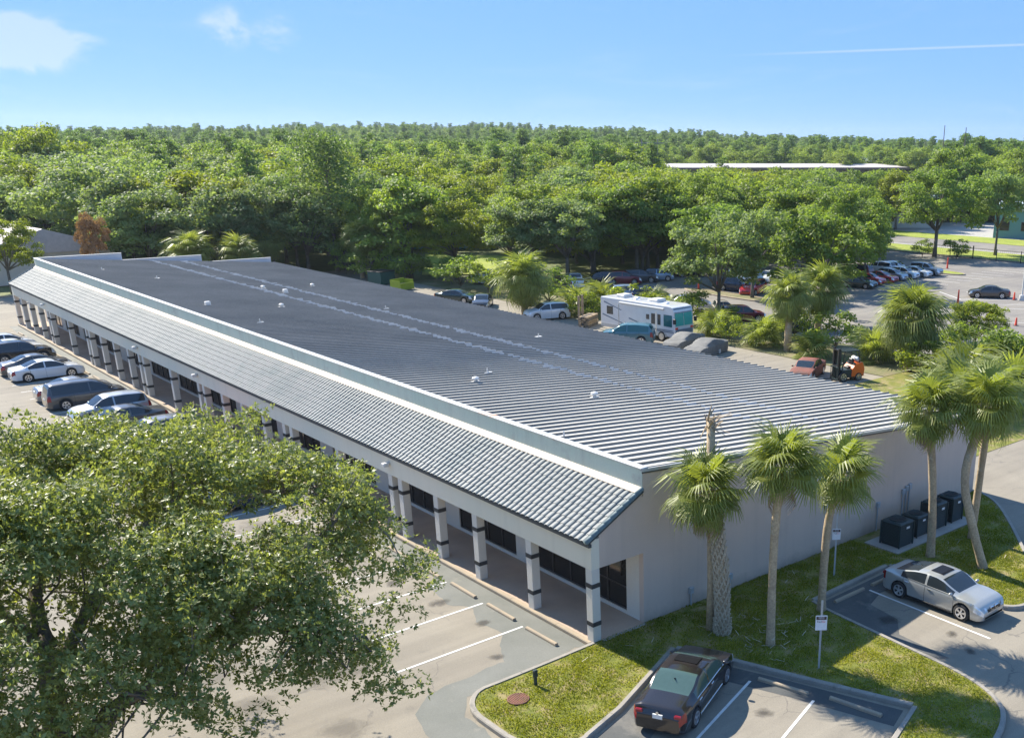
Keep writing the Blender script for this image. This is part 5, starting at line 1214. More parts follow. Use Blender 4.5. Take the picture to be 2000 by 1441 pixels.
# two near cars
lx = car('sedan', 'espresso', 'glossy dark brown sedan parked rear to camera on the near lawn bay', -0.05, -4.93, 25.5, glass=flat('pale_tint_glass', (0.05, 0.085, 0.075), 0.05, spec=0.6))
bm_ = car('coupe4', 'champagne', 'silver four door sedan with black sunroof parked beside the lawn', 12.42, -6.36, -90)
def addp(t, nm, b, m, smooth=False): return b.obj(nm, m, t, smooth)
for t, key in ((lx, 'sedan'), (bm_, 'coupe4')):
    S = SPECS[key]; L = S['L']; W = S['W']
    def zt(x): return float(np.interp(x, [p[0] for p in S['prof']], [p[1] for p in S['prof']]))
    x0_, x1_ = (-0.12, 0.42) if key == 'sedan' else (-0.32, 0.24)
    addp(t, 'sunroof', MB().add([(x0_ + (x1_ - x0_) * q_ / 6, y_, zt(x0_ + (x1_ - x0_) * q_ / 6) + 0.012) for q_ in range(7) for y_ in (-0.40, 0.40)], [(2 * q_, 2 * q_ + 1, 2 * q_ + 3, 2 * q_ + 2) for q_ in range(6)]), M_sunroof)
    for sg in (1, -1):
        for xh in (S['bp'] - 0.95, S['bp'] + 0.12):
            addp(t, 'door_handle', MB().bbox(xh, xh + 0.2, sg * W * 0.497 - 0.014, sg * W * 0.497 + 0.014, 0.80, 0.835, 0.008), M_chrome)
        addp(t, 'window_trim', MB().tube([(S['glass'][0], sg * (W / 2 * 0.95), S['belt'][0] + 0.002), (0, sg * (W / 2 * 0.957), (S['belt'][0] + S['belt'][1]) / 2 + 0.004), (S['glass'][1], sg * (W / 2 * 0.95), S['belt'][1] + 0.004)], 0.012, 5), M_chrome if key == 'sedan' else M_black)
        tl = MB().bbox(-L / 2 - 0.012, -L / 2 + 0.10, sg * 0.64 - 0.14, sg * 0.64 + 0.11, 0.77, 0.87, 0.03); addp(t, 'tail_light', tl, M_red)
        addp(t, 'sill', MB().bbox(-1.0, 1.0, sg * W * 0.487 - 0.02, sg * W * 0.487 + 0.02, 0.2, 0.27, 0.01), M_chrome if key == 'sedan' else M_black)
        hlm = MB().add([(L / 2 - 0.05, sg * 0.50, 0.70), (L / 2 - 0.26, sg * 0.80, 0.74), (L / 2 - 0.22, sg * 0.815, 0.64), (L / 2 + 0.0, sg * 0.52, 0.60)], [(0, 1, 2, 3)]); addp(t, 'headlight', hlm, M_lens)
    addp(t, 'badge', MB().lathe([(0.05, -0.01), (0.05, 0.02), (0.0, 0.02)], 'y', 12).xf(Matrix.Translation((-L / 2 - 0.008, 0, 0.86)) @ Matrix.Rotation(rad(90), 4, 'Z')), M_chrome)
    addp(t, 'antenna', MB().tube([(-0.95, 0, zt(-0.95) - 0.02), (-1.06, 0, zt(-0.95) + 0.05)], [0.03, 0.008], 6), M_black)
    if key == 'coupe4':
        for sg in (1, -1):
            addp(t, 'kidney_grille', MB().bbox(L / 2 - 0.05, L / 2 + 0.02, sg * 0.15 - 0.12, sg * 0.15 + 0.12, 0.56, 0.70, 0.03), M_chrome)
            addp(t, 'grille', MB().box(L / 2 + 0.0, L / 2 + 0.024, sg * 0.15 - 0.095, sg * 0.15 + 0.095, 0.58, 0.68), M_black)
# along the shops; stall centres every 2.75 m
def sc_(k): return 4.43 + 2.75 * k
for k, key, colr, head, lab, xo in (
    (26, 'hatch', 'white', 0, 'white hatchback nearest the far end of the shop front', -3.6), (25, 'sedan', 'white', 0, 'white sedan beside the black suv, second from the far end', -3.7), (24, 'suv', 'black', 0, 'black suv parked nose in between white and grey sedans', -3.6),
    (22, 'sedan', 'dgrey', 0, 'dark grey sedan behind the white sedan with clear wheels', -3.75), (21, 'sedan', 'white', 0, 'white sedan fully in view beside the empty stalls', -3.6), (18, 'sedan', 'grey', 0, 'grey sedan with its tail left of the dark minivan', -3.7),
    (17, 'minivan', 'dgrey', 0, 'dark grey minivan with red tail light next to the silver suv', -3.6), (15, 'suv', 'silver', 180, 'silver suv backed into its stall by the walkway', -3.6), (14, 'sedan', 'dgrey', 180, 'dark low sedan backed in between two suvs', -3.5), (12, 'suv', 'grey', 180, 'grey suv backed in just above the oak leaves', -3.4),
    (10, 'sedan', 'orange', 180, 'orange car mostly hidden by the big oak', -3.5), (7, 'sedan', 'navy', 0, 'dark blue car seen through the big oak', -3.4)):
    car(key, colr, lab, xo, sc_(k), head, G1)
# behind the building
car('suv', 'teal', 'dark teal suv parked in front of the motorhome', 38.3, 44.0, 130, G3, scl=1.08, glass=M_tglass)
car('sedan', 'green', 'dark green sedan by the far rear corner of the building', 39.8, 75.8, -60, G3)
car('sedan', 'dgrey', 'grey sedan next to the dark green one behind the roof', 40.0, 70.6, -130, G3)
car('suv', 'white', 'white suv half hidden by the round palm', 40.6, 59.5, 165, G3)
rs = car('sedan', M_rustpaint, 'old rusty brown sedan parked next to the forklift', 39.9, 24.0, 205, G3)
car('suv', 'maroon', 'red hatchback suv left of the grey mossy tree', 54.6, 45.2, -32, G2)
car('pickup', 'tan', 'old two tone pickup truck beside the red hatchback suv', 55.0, 49.0, -32, G2)
car('hatch', 'silver', 'silver hatchback right behind the motorhome roof', 56.6, 55.0, -32, G2)
car('suv', 'navy', 'dark suv behind the palmettos left of the silver hatchback', 56.6, 61.8, -32, G2)
car('suv', 'blue', 'blue grey suv left of the dark one by the palmettos', 56.0, 64.6, -32, G2)
car('hatch', 'navy', 'dark blue car behind the shaggy sabal palms', 53.8, 38.6, -32, G2, glass=M_cglass)
for key, colr, lab, x, y, h in (
    ('pickup', 'white', 'white utility pickup behind the palmettos, left of the back row', 57.6, 77.2, 60), ('suv', 'black', 'black suv left of the maroon suv', 61.2, 77.0, 150), ('suv', 'maroon', 'maroon suv in the shaded back row', 63.8, 75.2, -40), ('suv', 'dgrey', 'dark suv with red tail lights right of the maroon suv', 66.8, 75.4, -40), ('hatch', 'blue', 'pale blue suv at the right of the shaded back row', 69.6, 75.2, -40), ('sedan', 'black', 'black sedan deep in the shade behind the mossy tree', 75.8, 75.4, -30), ('sedan', 'navy', 'navy sedan right of the black one in the shade', 79, 74.5, -30),
    ('suv', 'navy', 'silver and navy suv on the island row left of the red jeep', 70.4, 61.6, -70), ('suv', 'red', 'red jeep like suv parked by the kerbed island', 69.9, 58.2, -160), ('van', 'white', 'white cargo van behind the kerbed island', 76.8, 66.0, -165), ('sedan', 'white', 'white sedan right of the white van', 80.2, 65.0, -160), ('hatch', 'white', 'white hatchback in front of the yellow vehicle', 80.0, 61.2, -160), ('minivan', 'tan', 'yellowish minivan under the bright green tree', 84.0, 61.5, -160),
    ('sedan', 'green', 'dark green sedan at the left end of the sunny row', 84.4, 53.6, -80), ('sedan', 'red', 'red sedan, left of the two in the sunny row', 88.0, 55.0, -80), ('sedan', 'red', 'bright red sedan, right of the two in the sunny row', 91.0, 55.2, -80), ('hatch', 'silver', 'silver hatchback right of the red sedans', 93.8, 55.4, -80), ('hatch', 'white', 'white hatchback in the middle of the sunny row', 96.6, 55.5, -80), ('sedan', 'white', 'white sedan beside the silver jeep', 99.3, 55.6, -80), ('suv', 'silver', 'silver jeep like suv at the right end of the sunny row', 102.2, 55.7, -80),
    ('sedan', 'white', 'white sedan in the row behind the red sedans', 90.5, 60.6, 100), ('suv', 'maroon', 'maroon suv behind the red sedans', 93.2, 60.8, 100), ('suv', 'white', 'white suv in the row behind, second from its right end', 98.6, 61.0, 100), ('hatch', 'white', 'white hatchback at the right end of the row behind', 101.2, 61.2, 100),
    ('sedan', 'bronze', 'bronze sedan parked alone among the cones on the right', 89.2, 37.9, 128), ('pickup', 'white', 'white truck in the yard behind the green shrubs', 51.5, 88.0, -150)):
    car(key, colr, lab, x, y, h, G2)
# covered cars
def covered(label, x, y, h, scl):
    me = car_meshes('coupe4', True)['body']; me = me.copy(); bm2 = bmesh.new(); bm2.from_mesh(me)
    for v in bm2.verts:
        k = 0.012 * math.sin(v.co.x * 7 + v.co.z * 5) + 0.008 * math.sin(v.co.x * 15 - v.co.z * 9); v.co.y += k * (1 if v.co.y > 0 else -1); v.co.z *= 0.92; v.co.z += 0.008 * math.sin(v.co.x * 6 + v.co.y * 5) + (0.015 * math.sin(v.co.x * 19) if v.co.z > .3 else 0)
    bm2.to_mesh(me); bm2.free(); me.materials.clear(); me.materials.append(M_cover); me.polygons.foreach_set('material_index', [0] * len(me.polygons))
    t = thing('covered_car', label, 'car', (x, y, -0.15), rad(h), G3, scl); link('cover', me, t)
    MB().box(-0.75, -0.55, -0.97, 0.97, 0.1, 0.4).box(-2.3, -2.15, -.7, .7, .05, .3).obj('cover_strap', M_ventw, t)
covered('car under a grey cover nearest the roof edge', 40.1, 35.6, 195, 1.05)
covered('car under a grey cover beside the motorhome nose', 40.9, 39.2, 195, 1.0)
# motorhome
rv = thing('motorhome', 'white motorhome with teal windscreen parked behind the building', 'motorhome', (42.3, 46.0, -0.15), rad(-86))
RL, RW, RH = 9.8, 2.5, 3.25
hp = [(-RL / 2, .55), (-RL / 2, 3.1), (-RL / 2 + .12, RH), (RL / 2 - .75, RH + .02), (RL / 2 - .3, RH - .12), (RL / 2 - .12, RH - .5), (RL / 2 + .02, 1.35), (RL / 2 + .05, .75), (RL / 2 - .1, .5)]
sec = []
b = MB(); n = len(hp)
for yy, ins in ((-RW / 2, .0), (-RW / 2 + .0, .0)): pass
prof_r = [(p[0], p[1]) for p in hp]
def ringy(y_, k): return [(min(max(p[0], -RL / 2 + k), RL / 2 + .05 - k), y_, min(p[1], RH + .02 - k)) for p in hp]
ys_ = [(-RW / 2, .08), (-RW / 2 + .03, .03), (-RW / 2 + .1, 0), (RW / 2 - .1, 0), (RW / 2 - .03, .03), (RW / 2, .08)]
for y_, k in ys_: b.v += ringy(y_, k)
for q in range(5): b.f += [(q * n + i, q * n + (i + 1) % n, (q + 1) * n + (i + 1) % n, (q + 1) * n + i) for i in range(n)]
b.f += [tuple(range(n)), tuple(range(5 * n + n - 1, 5 * n - 1, -1))]; b.m = [0] * len(b.f)
b.obj('body', paint('rv_white', (0.58, 0.575, 0.56), 0, 0.35), rv)
M_stripe = flat('rv_stripe', (0.13, 0.16, 0.19), 0.4); M_rvteal = flat('rv_windscreen', (0.03, 0.30, 0.26), 0.06); M_rvgrey = flat('rv_skirt', (0.42, 0.40, 0.36), 0.5)
def fr(x, z):   # front face slope
    return x
ws = MB()
for y0, y1 in ((-1.12, -0.03), (0.03, 1.12)):
    ws.add([(RL / 2 + .035, y0, 1.5), (RL / 2 + .035, y1, 1.5), (RL / 2 - .09, y1, 2.62), (RL / 2 - .09, y0, 2.62)], [(0, 1, 2, 3)])
ws.obj('windshield', M_rvteal, rv)
MB().add([(RL / 2 - .085, -1.15, 2.64), (RL / 2 - .085, 1.15, 2.64), (RL / 2 - .26, 1.15, 3.06), (RL / 2 - .26, -1.15, 3.06)], [(0, 1, 2, 3)]).obj('visor', M_stripe, rv)
MB().box(RL / 2 + .03, RL / 2 + .07, -1.1, 1.1, .78, 1.2).obj('grille', M_stripe, rv)
for sg in (1, -1):
    yb = sg * (RW / 2 + 0.006)
    def wbox(x0, x1, z0, z1, nm, m, d=0.008): return MB().box(x0, x1, min(yb - d, yb + d), max(yb - d, yb + d), z0, z1).obj(nm, m, rv)
    wbox(RL / 2 - 1.35, RL / 2 - .3, 1.4, 2.45, 'side_window', M_tglass); wbox(RL / 2 - 2.15, RL / 2 - 1.75, 1.45, 2.4, 'side_window', M_cglass); wbox(RL / 2 - 2.95, RL / 2 - 2.45, 1.45, 2.4, 'side_window', M_cglass)
    wbox(RL / 2 - 3.6, RL / 2 - 3.2, 1.8, 2.25, 'side_window', M_cglass); wbox(-RL / 2 + .9, -RL / 2 + 1.75, 1.7, 2.45, 'side_window', M_cglass)
    wbox(RL / 2 - 2.35, RL / 2 - 2.28, .6, 2.6, 'door_trim', M_chrome, .012); wbox(-RL / 2 + 2.5, -RL / 2 + 2.56, .8, 2.8, 'slide_out_trim', M_rvgrey, .03)
    wbox(-RL / 2 + .1, RL / 2 - 1.0, .45, .78, 'skirt', M_rvgrey, .012)
    for x0, x1, z0, z1 in ((-RL / 2 + .3, -RL / 2 + 3.1, 1.55, 1.0), (-RL / 2 + .5, -RL / 2 + 2.9, 2.75, 2.2), (-1.0, 1.6, 1.55, 1.05), (1.4, RL / 2 - .2, .95, 1.05), (2.6, RL / 2 - .1, .85, .9)):
        MB().add([(x0, yb + sg * .004, z0), (x1, yb + sg * .004, z1), (x1, yb + sg * .004, z1 + .07), (x0, yb + sg * .004, z0 + .13)], [(0, 1, 2, 3)]).obj('stripe', M_stripe, rv)
    MB().bbox(RL / 2 - .05, RL / 2 + .08, sg * 1.0 - .16, sg * 1.0 + .16, 1.22, 1.38, .02).obj('indicator', M_conered, rv)
    MB().bbox(RL / 2 - .02, RL / 2 + .28, sg * 1.38 - .07, sg * 1.38 + .07, 1.75, 2.2, .02).obj('mirror', M_black, rv)
    for xx in (RL / 2 - 1.6, -RL / 2 + 3.0):
        if 0.45 not in WHM: WHM[0.45] = wheel_meshes(0.45, 8)
        MB().lathe([(0.54, -0.01), (0.54, 0.012), (0, 0.012)], 'y', 20, (xx, sg * (RW / 2) , 0.5)).obj('wheel_arch', M_rimdark, rv)
        w = link('wheel', WHM[0.45][0], rv, (xx, sg * (RW / 2 - 0.06), 0.45)); w.rotation_euler = (0, 0, 0 if sg > 0 else math.pi); link('rim', WHM[0.45][1], w)
MB().tube([(-2.2, -RW / 2 - .07, 2.95), (RL / 2 - 1.3, -RW / 2 - .07, 2.95)], .07, 8).obj('awning', M_ventw, rv)
for x, y, l, w, h in ((-2.6, 0, .75, .6, .3), (1.7, .1, .8, .62, .3)): MB().bbox(x - l, x + l * .4, y - w, y + w, RH + .01, RH + h, .09).obj('roof_air_conditioner', M_ventw, rv)
for x, y in ((-.9, -.4), (.2, .4), (-1.4, .3), (3.0, -.3)): MB().bbox(x - .2, x + .2, y - .2, y + .2, RH + .01, RH + .13, .04).obj('roof_vent', M_signw, rv)
MB().tube([(-.2, -.5, RH + .1), (.5, .3, RH + .12), (1.0, .2, RH + .1)], .03, 6).obj('antenna', M_galv, rv)
# forklift
fk = thing('forklift', 'orange and black forklift beside the rusty sedan', 'forklift', (41.2, 21.4, -0.15), rad(160), None, 1.12)
M_fork = flat('forklift_orange', (0.7, 0.13, 0.02), 0.45)
MB().yprism([(-1.0, .25), (.55, .25), (.55, .75), (-.35, .8), (-.45, 1.2), (-1.0, 1.1), (-1.12, .7)], -.5, .5).obj('body', M_dgreen, fk)
MB().yprism([(-1.16, .3), (-.2, .3), (-.25, .85), (-.5, 1.15), (-1.02, 1.25), (-1.2, .8)], -.56, .56).obj('counterweight', M_fork, fk)
for sg in (1, -1):
    MB().box(.66, .8, sg * .32 - .06, sg * .32 + .06, .1, 2.25).box(.56, .66, sg * .27 - .05, sg * .27 + .05, .15, 2.15).obj('mast_rail', M_black, fk)
    MB().box(.86, 1.95, sg * .25 - .06, sg * .25 + .06, .1, .15).obj('fork', M_black, fk)
    MB().tube([(.5, sg * .45, .75), (.38, sg * .47, 2.05)], .03, 6).tube([(-.85, sg * .45, 1.1), (-.7, sg * .47, 2.05)], .03, 6).obj('guard_post', M_black, fk)
    for xx, rr in ((.45, .33), (-.75, .27)):
        if rr not in WHM: WHM[rr] = wheel_meshes(rr, 5)
        w = link('wheel', WHM[rr][0], fk, (xx, sg * .5, rr)); w.rotation_euler = (0, 0, 0 if sg > 0 else math.pi); link('rim', WHM[rr][1], w)
g = MB().box(-.75, .45, -.52, -.46, 2.03, 2.09).box(-.75, .45, .46, .52, 2.03, 2.09)
for k in range(7): g.box(-.75 + k * .19, -.70 + k * .19, -.46, .46, 2.04, 2.08)
g.obj('overhead_guard', M_dgreen, fk)
MB().box(.56, .8, -.27, .27, 1.0, 1.08).box(.56, .8, -.27, .27, 2.1, 2.16).obj('cross_member', M_black, fk)
lb = MB().box(.82, .87, -.5, .5, .12, .2).box(.82, .87, -.5, .5, .95, 1.0)
for k in range(6): lb.box(.82, .86, -.48 + k * .19, -.45 + k * .19, .2, .95)
lb.obj('load_backrest', M_dgreen, fk)
MB().bbox(-.5, -.05, -.25, .25, .8, .95, .04).bbox(-.55, -.4, -.25, .25, .95, 1.45, .04).obj('seat', M_black, fk)
MB().lathe([(0, -.42), (.12, -.4), (.16, -.3), (.16, .3), (.12, .4), (0, .42)], 'y', 14, (-.8, 0, 1.42)).obj('gas_bottle', M_ventw, fk, True)
MB().tube([(.3, 0, .8), (.12, 0, 1.15)], .025, 6).lathe([(.16, 0), (.18, .02), (.16, .04)], 'z', 14, (.1, 0, 1.16)).obj('steering_wheel', M_black, fk)

# ------------------------------------------------------------------ props
# wheel stops
wsm = MB().xprism([(-.075, 0), (-.07, .075), (-.045, .105), (.045, .105), (.07, .075), (.075, 0)], -0.92, 0.92).mesh('wheel_stop', M_kerbwarm)
def wstop(x, y, rz, label, group):
    tag(link('wheel_stop', wsm, None, (x, y, ZL + .004), (0, 0, rz)), label, 'wheel stop', group)
ordn = 'nearest second third fourth fifth sixth seventh eighth ninth tenth eleventh twelfth thirteenth fourteenth fifteenth sixteenth seventeenth eighteenth nineteenth twentieth'.split() + ['twenty-' + w for w in 'first second third fourth fifth sixth seventh eighth ninth'.split()] + ['thirtieth', 'last']
for k in range(31):
    wstop(-0.96 + random.uniform(-.04, .04), 1.87 + 2.72 * k if k < 4 else 1.68 + 2.75 * k, rad(90) + random.uniform(-.015, .015), 'concrete wheel stop facing the walkway, %s from the near corner column' % ordn[k], 'wheel stops along the shop front')
wstop(2.85, -6.55, math.atan2(-1.88, .49), 'concrete wheel stop right of the dark brown sedan', 'wheel stops by the lawn')
wstop(3.6, -9.0, math.atan2(-1.9, .37), 'concrete wheel stop in the bay corner with palm shadows', 'wheel stops by the lawn')
wstop(10.2, -3.55, 0.0, 'concrete wheel stop in the empty bay left of the silver sedan', 'wheel stops by the lawn')
wstop(12.6, -3.55, 0.0, 'concrete wheel stop behind the silver sedan', 'wheel stops by the lawn')
# air conditioners
sheet('concrete_pad', [(14.95, -0.62), (15.05, -2.45), (21.1, -2.5), (21.3, -0.7)], 0.03, M_pad)
MB().box(14.96, 21.2, -2.46, -0.66, -0.1, 0.028).obj('concrete_slab', M_pad)['kind'] = 'structure'
def ac_unit(x, y, s, h, label):
    t = thing('air_conditioner', label, 'air conditioner', (x, y, 0.03), 0, 'air conditioners on the pad'); q = s / 2
    MB().bbox(-q + .02, q - .02, -q + .02, q - .02, 0.02, h - .06, .06).obj('core', M_black, t)
    for k in range(14):
        z = .08 + k * (h - .22) / 14; MB().bbox(-q, q, -q, q, z, z + (h - .22) / 14 * .55, .012).obj('louvre', M_dgreen, t)
    for sx in (-1, 1):
        for sy in (-1, 1): MB().bbox(sx * q - .035, sx * q + .035, sy * q - .035, sy * q + .035, 0, h - .05, .012).obj('corner_post', M_dgreen, t)
    top = MB().bbox(-q - .02, q + .02, -q - .02, q + .02, h - .12, h, .07).obj('top', M_dgreen, t)
    MB().lathe([(q * .78, h - .01), (q * .8, h + .035), (q * .72, h + .035), (q * .7, h + .004)], 'z', 24).obj('fan_ring', M_dgreen, t)
    MB().lathe([(0, h + .006), (q * .7, h + .006)], 'z', 24).obj('fan_opening', M_black, t)
    gr = MB()
    for k in range(1, 5): gr.lathe([(q * .16 * k, h + .028), (q * .16 * k + .012, h + .034)], 'z', 20)
    for k in range(8): a = k * math.pi / 4; gr.tube([(0, 0, h + .03), (math.cos(a) * q * .74, math.sin(a) * q * .74, h + .03)], .008, 4)
    gr.obj('fan_grille', M_dgreen, t)
    MB().box(-q * .1, q * .35, -q - .03, -q - .013, h * .72, h * .8).obj('maker_plate', M_signw, t)
ac_unit(15.95, -1.65, 1.02, 1.15, 'biggest dark green air conditioner unit nearest the camera on the pad')
ac_unit(17.55, -1.5, .86, 1.0, 'dark air conditioner unit second from the near end of the pad')
ac_unit(19.05, -1.5, .86, 1.25, 'tall dark air conditioner unit half behind the palm trunk')
ac_unit(20.4, -1.5, .86, 1.25, 'tall dark air conditioner unit at the far end of the pad')
# parking signs
def text_mesh(s, size, m, parent, loc, rot):
    cu = bpy.data.curves.new('lettering', 'FONT'); cu.body = s; cu.size = size; cu.align_x = 'CENTER'; cu.align_y = 'CENTER'; cu.extrude = 0.0005
    o = bpy.data.objects.new('lettering', cu); COL.objects.link(o); bpy.context.view_layer.update()
    me = bpy.data.meshes.new_from_object(o); bpy.data.objects.remove(o); bpy.data.curves.remove(cu); me.materials.clear(); me.materials.append(m)
    return link('lettering', me, parent, loc, rot)
def sign(x, y, h, zb, zt, rz, lean, label):
    t = thing('parking_sign', label, 'sign', (x, y, 0), rz, 'parking signs on the lawn'); t.rotation_euler = (lean, 0, rz)
    MB().add([(-.035, 0, -.1), (-.02, .025, -.1), (.02, .025, -.1), (.035, 0, -.1), (-.035, 0, h), (-.02, .025, h), (.02, .025, h), (.035, 0, h)], [(0, 4, 5, 1), (1, 5, 6, 2), (2, 6, 7, 3), (0, 3, 7, 4), (4, 7, 6, 5)]).obj('post', M_galv, t)
    w = (zt - zb) * .36; pl = MB().bbox(-w, w, -.012, -.004, zb, zt, .003).obj('panel', M_signw, t)
    hd = MB().box(-w * .88, w * .88, -.0165, -.0125, zt - (zt - zb) * .29, zt - (zt - zb) * .07).obj('header', M_signdk, pl)
    k = zt - zb
    text_mesh('RESERVED\nPARKING', k * .085, M_signw, pl, (0, -.0185, zt - k * .16), (rad(90), 0, 0))
    text_mesh('Fed', k * .2, M_signdk, pl, (-w * .34, -.0145, zt - k * .42), (rad(90), 0, 0)); text_mesh('Ex', k * .2, M_signred, pl, (w * .42, -.0145, zt - k * .42), (rad(90), 0, 0))
sign(4.5, -6.71, 2.57, 1.47, 2.02, rad(-40), 0.0, 'white parking sign with dark header on the lawn point between the bays')
sign(11.1, -2.02, 2.71, 1.6, 2.08, rad(-40), 0.0, 'white parking sign standing by the end wall behind the empty bay')
# low post and drain lid
lp_ = thing('utility_post', 'short dark green utility post on the sunny lawn', 'post', (-3.25, -1.05, 0))
MB().bbox(-.05, .05, -.04, .04, -.1, .42, .01).obj('post', M_dgreen, lp_); MB().bbox(-.07, .07, -.06, .06, .3, .56, .015).obj('cap', M_dgreen, lp_)
mh = thing('drain_cover', 'round rusty iron drain cover in the lawn', 'drain cover', (-4.2, -1.43, 0.0))
MB().lathe([(.36, -.05), (.36, .035), (.32, .04), (.32, .025), (0, .025)], 'z', 28).obj('frame', M_rust, mh)
for k in range(-4, 5):
    l = math.sqrt(.31 ** 2 - (k * .065) ** 2); MB().box(k * .065 - .018, k * .065 + .018, -l, l, .0255, .042).obj('bar', M_rust, mh)
# litter and fallen frond scraps on the lawn
lit = MB()
for i in range(160):
    a = rng.uniform(0, 1); x, y = (rng.normal(5.0, 2.2), rng.normal(-3.6, 1.3)) if i < 110 else (rng.uniform(-4, 20), rng.uniform(-8, -.5))
    if 8.4 < x < 13.8 and y < -3: continue
    if y > -.2 or (x < 3.6 and y < -2.6) or (x < 4.9 and y < -5.0 - .5 * x): continue
    l = rng.uniform(.1, .4); t = rng.uniform(0, 3.14); c, s = math.cos(t) * l / 2, math.sin(t) * l / 2; w = .02; z = .05
    lit.add([(x - c - s * .06, y - s + c * .06, z), (x - c + s * .06, y - s - c * .06, z), (x + c + s * .06, y + s - c * .06, z + .02), (x + c - s * .06, y + s + c * .06, z + .02)], [(0, 1, 2, 3)])
tag(lit.obj('leaf_litter', pm('dry_scraps', (0.45, 0.42, 0.33), (0.3, 0.26, 0.18), 3, 0.9)), 'dry frond scraps scattered on the shaded lawn', 'litter', None, 'stuff')
# timber stack
ts = thing('timber_stack', 'stack of old boards and branches left of the motorhome', 'timber stack', (41.4, 53.6, -0.15), rad(30))
for k in range(5):
    for j in range(4):
        MB().box(-1.35 + random.uniform(-.15, .15), 1.35 + random.uniform(-.15, .15), -.5 + j * .26, -.28 + j * .26, .05 + k * .21, .2 + k * .21).obj('board', M_wood if (k + j) % 3 else M_bark, ts)
for xx in (-.35, .55): MB().bbox(xx - .1, xx + .1, .75, .95, -.1, 2.9, .02).obj('stake', M_wood, ts)
# dumpsters
d1 = thing('dumpster', 'dark green closed dumpster behind the far roof edge', 'dumpster', (40.6, 95.0, -0.15), rad(20))
MB().bbox(-1.3, 1.3, -1.1, 1.1, .1, 1.6, .04).obj('bin', flat('dumpster_green', (0.012, 0.06, 0.05), 0.5), d1); MB().bbox(-1.34, 1.34, -1.14, 1.14, 1.61, 1.7, .03).obj('lid', M_black, d1)
d2 = thing('dumpster', 'open lime green skip filled with rubbish', 'dumpster', (40.0, 88.6, -0.15), rad(20)); M_lime = flat('skip_lime', (0.20, 0.27, 0.015), 0.5)
for a in ((-1.2, 1.2, -.8, -.74, .1, .9), (-1.2, 1.2, .74, .8, .1, 1.3), (-1.2, -1.14, -.74, .74, .1, 1.2), (1.14, 1.2, -.74, .74, .1, 1.2)): MB().box(*a).obj('side', M_lime, d2)
MB().box(-1.14, 1.14, -.74, .74, .1, .7).obj('rubbish', M_wood, d2)
# cones, bollards, light pole
def cone(x, y, label, h=.95):
    t = thing('traffic_cone', label, 'traffic cone', (x, y, -0.15), 0, 'traffic cones in the far lot')
    MB().bbox(-.2, .2, -.2, .2, 0, .05, .01).obj('base', M_black, t); MB().lathe([(.14, .05), (.07, h), (0, h)], 'z', 12).obj('cone', M_conered, t)
cone(81.8, 37.4, 'tall red cone at the corner of the striped bay', 1.6); cone(89.6, 34.8, 'red cone beside the light pole', .9); cone(73.6, 25.4, 'lone red cone low on the right of the far lot', .8)
cone(110.8, 57.8, 'tall red marker cone behind the silver jeep', 1.6); cone(67.3, 65.0, 'red marker at the left tip of the kerbed island', 1.1); cone(90.6, 33.4, 'orange cone right of the light pole', .9)
lpz = thing('light_pole', 'tall white light pole cut by the right picture edge', 'light pole', (90.0, 34.05, -0.15))
MB().lathe([(.3, 0), (.3, .6), (.1, .62), (.07, 9.0), (0, 9.0)], 'z', 12).obj('pole', M_ventw, lpz); MB().bbox(-.9, .9, -.2, .2, 9.0, 9.15, .03).obj('lamp_head', M_galv, lpz)
# roadside fence
fn = thing('chain_link_fence', 'black chain link fence along the road on the right', 'fence', (125.6, 0, -0.15))
for k in range(12):
    yy = 25 + k * 4.2; MB().lathe([(.06 if k % 3 else .1, 0), (.06 if k % 3 else .1, 1.75 if k % 3 else 2.0), (0, 1.8 if k % 3 else 2.05)], 'z', 8, (0, yy, 0)).obj('post', M_black, fn)
MB().tube([(0, 25, 1.65), (0, 71.2, 1.65)], .03, 6).obj('top_rail', M_black, fn); MB().tube([(0, 25, .1), (0, 71.2, .1)], .02, 6).obj('bottom_wire', M_black, fn)
wm, nt, bb = new_mat('chain_mesh'); bb.inputs['Base Color'].default_value = (.03, .03, .03, 1)
w_ = MB()
for k in range(260):
    yy = 25 + k * .178; w_.add([(0.01, yy, .1), (0.01, yy + .01, .1), (0.01, yy + .01 + (.5 if k % 2 else -.5), 1.62), (0.01, yy + (.5 if k % 2 else -.5), 1.62)], [(0, 1, 2, 3)])
w_.obj('mesh_wire', wm, fn)
# ------------------------------------------------------------------ buildings beyond
def hall(name, label, x, y, rz, lx_, ly, h, wall, roof, pitch=0.6, nwin=6, over=.4, rim=None):
    t = thing(name, label, 'building', (x, y, -0.2), rz)
    MB().box(-lx_ / 2, lx_ / 2, -ly / 2, ly / 2, 0, h).obj('wall', wall, t)
    a, b2 = lx_ / 2 + over, ly / 2 + over
    MB().xprism([(-b2, h + .002), (b2, h + .002), (b2, h + .3), (0, h + .3 + pitch), (-b2, h + .3)], -a, a).obj('roof', roof, t)
    if rim: MB().box(-a - .02, a + .02, -b2 - .05, -b2 - .003, h - .6, h + .32).obj('fascia', rim, t)
    for k in range(nwin):
        xx = -lx_ / 2 + (k + .5) * lx_ / nwin; w = MB().box(xx - .9, xx + .9, -ly / 2 - .05, -ly / 2 - .003, h * .3, h * .62).obj('window', M_frame, t); MB().box(xx - .82, xx + .82, -ly / 2 - .07, -ly / 2 - .052, h * .32, h * .6).obj('pane', M_glass, w)
    return t
R_pale = pm('pale_roof', (0.42, 0.36, 0.33), (0.36, 0.315, 0.29), 0.4, 0.7, fine=0.1, bscale=2, vec=None)
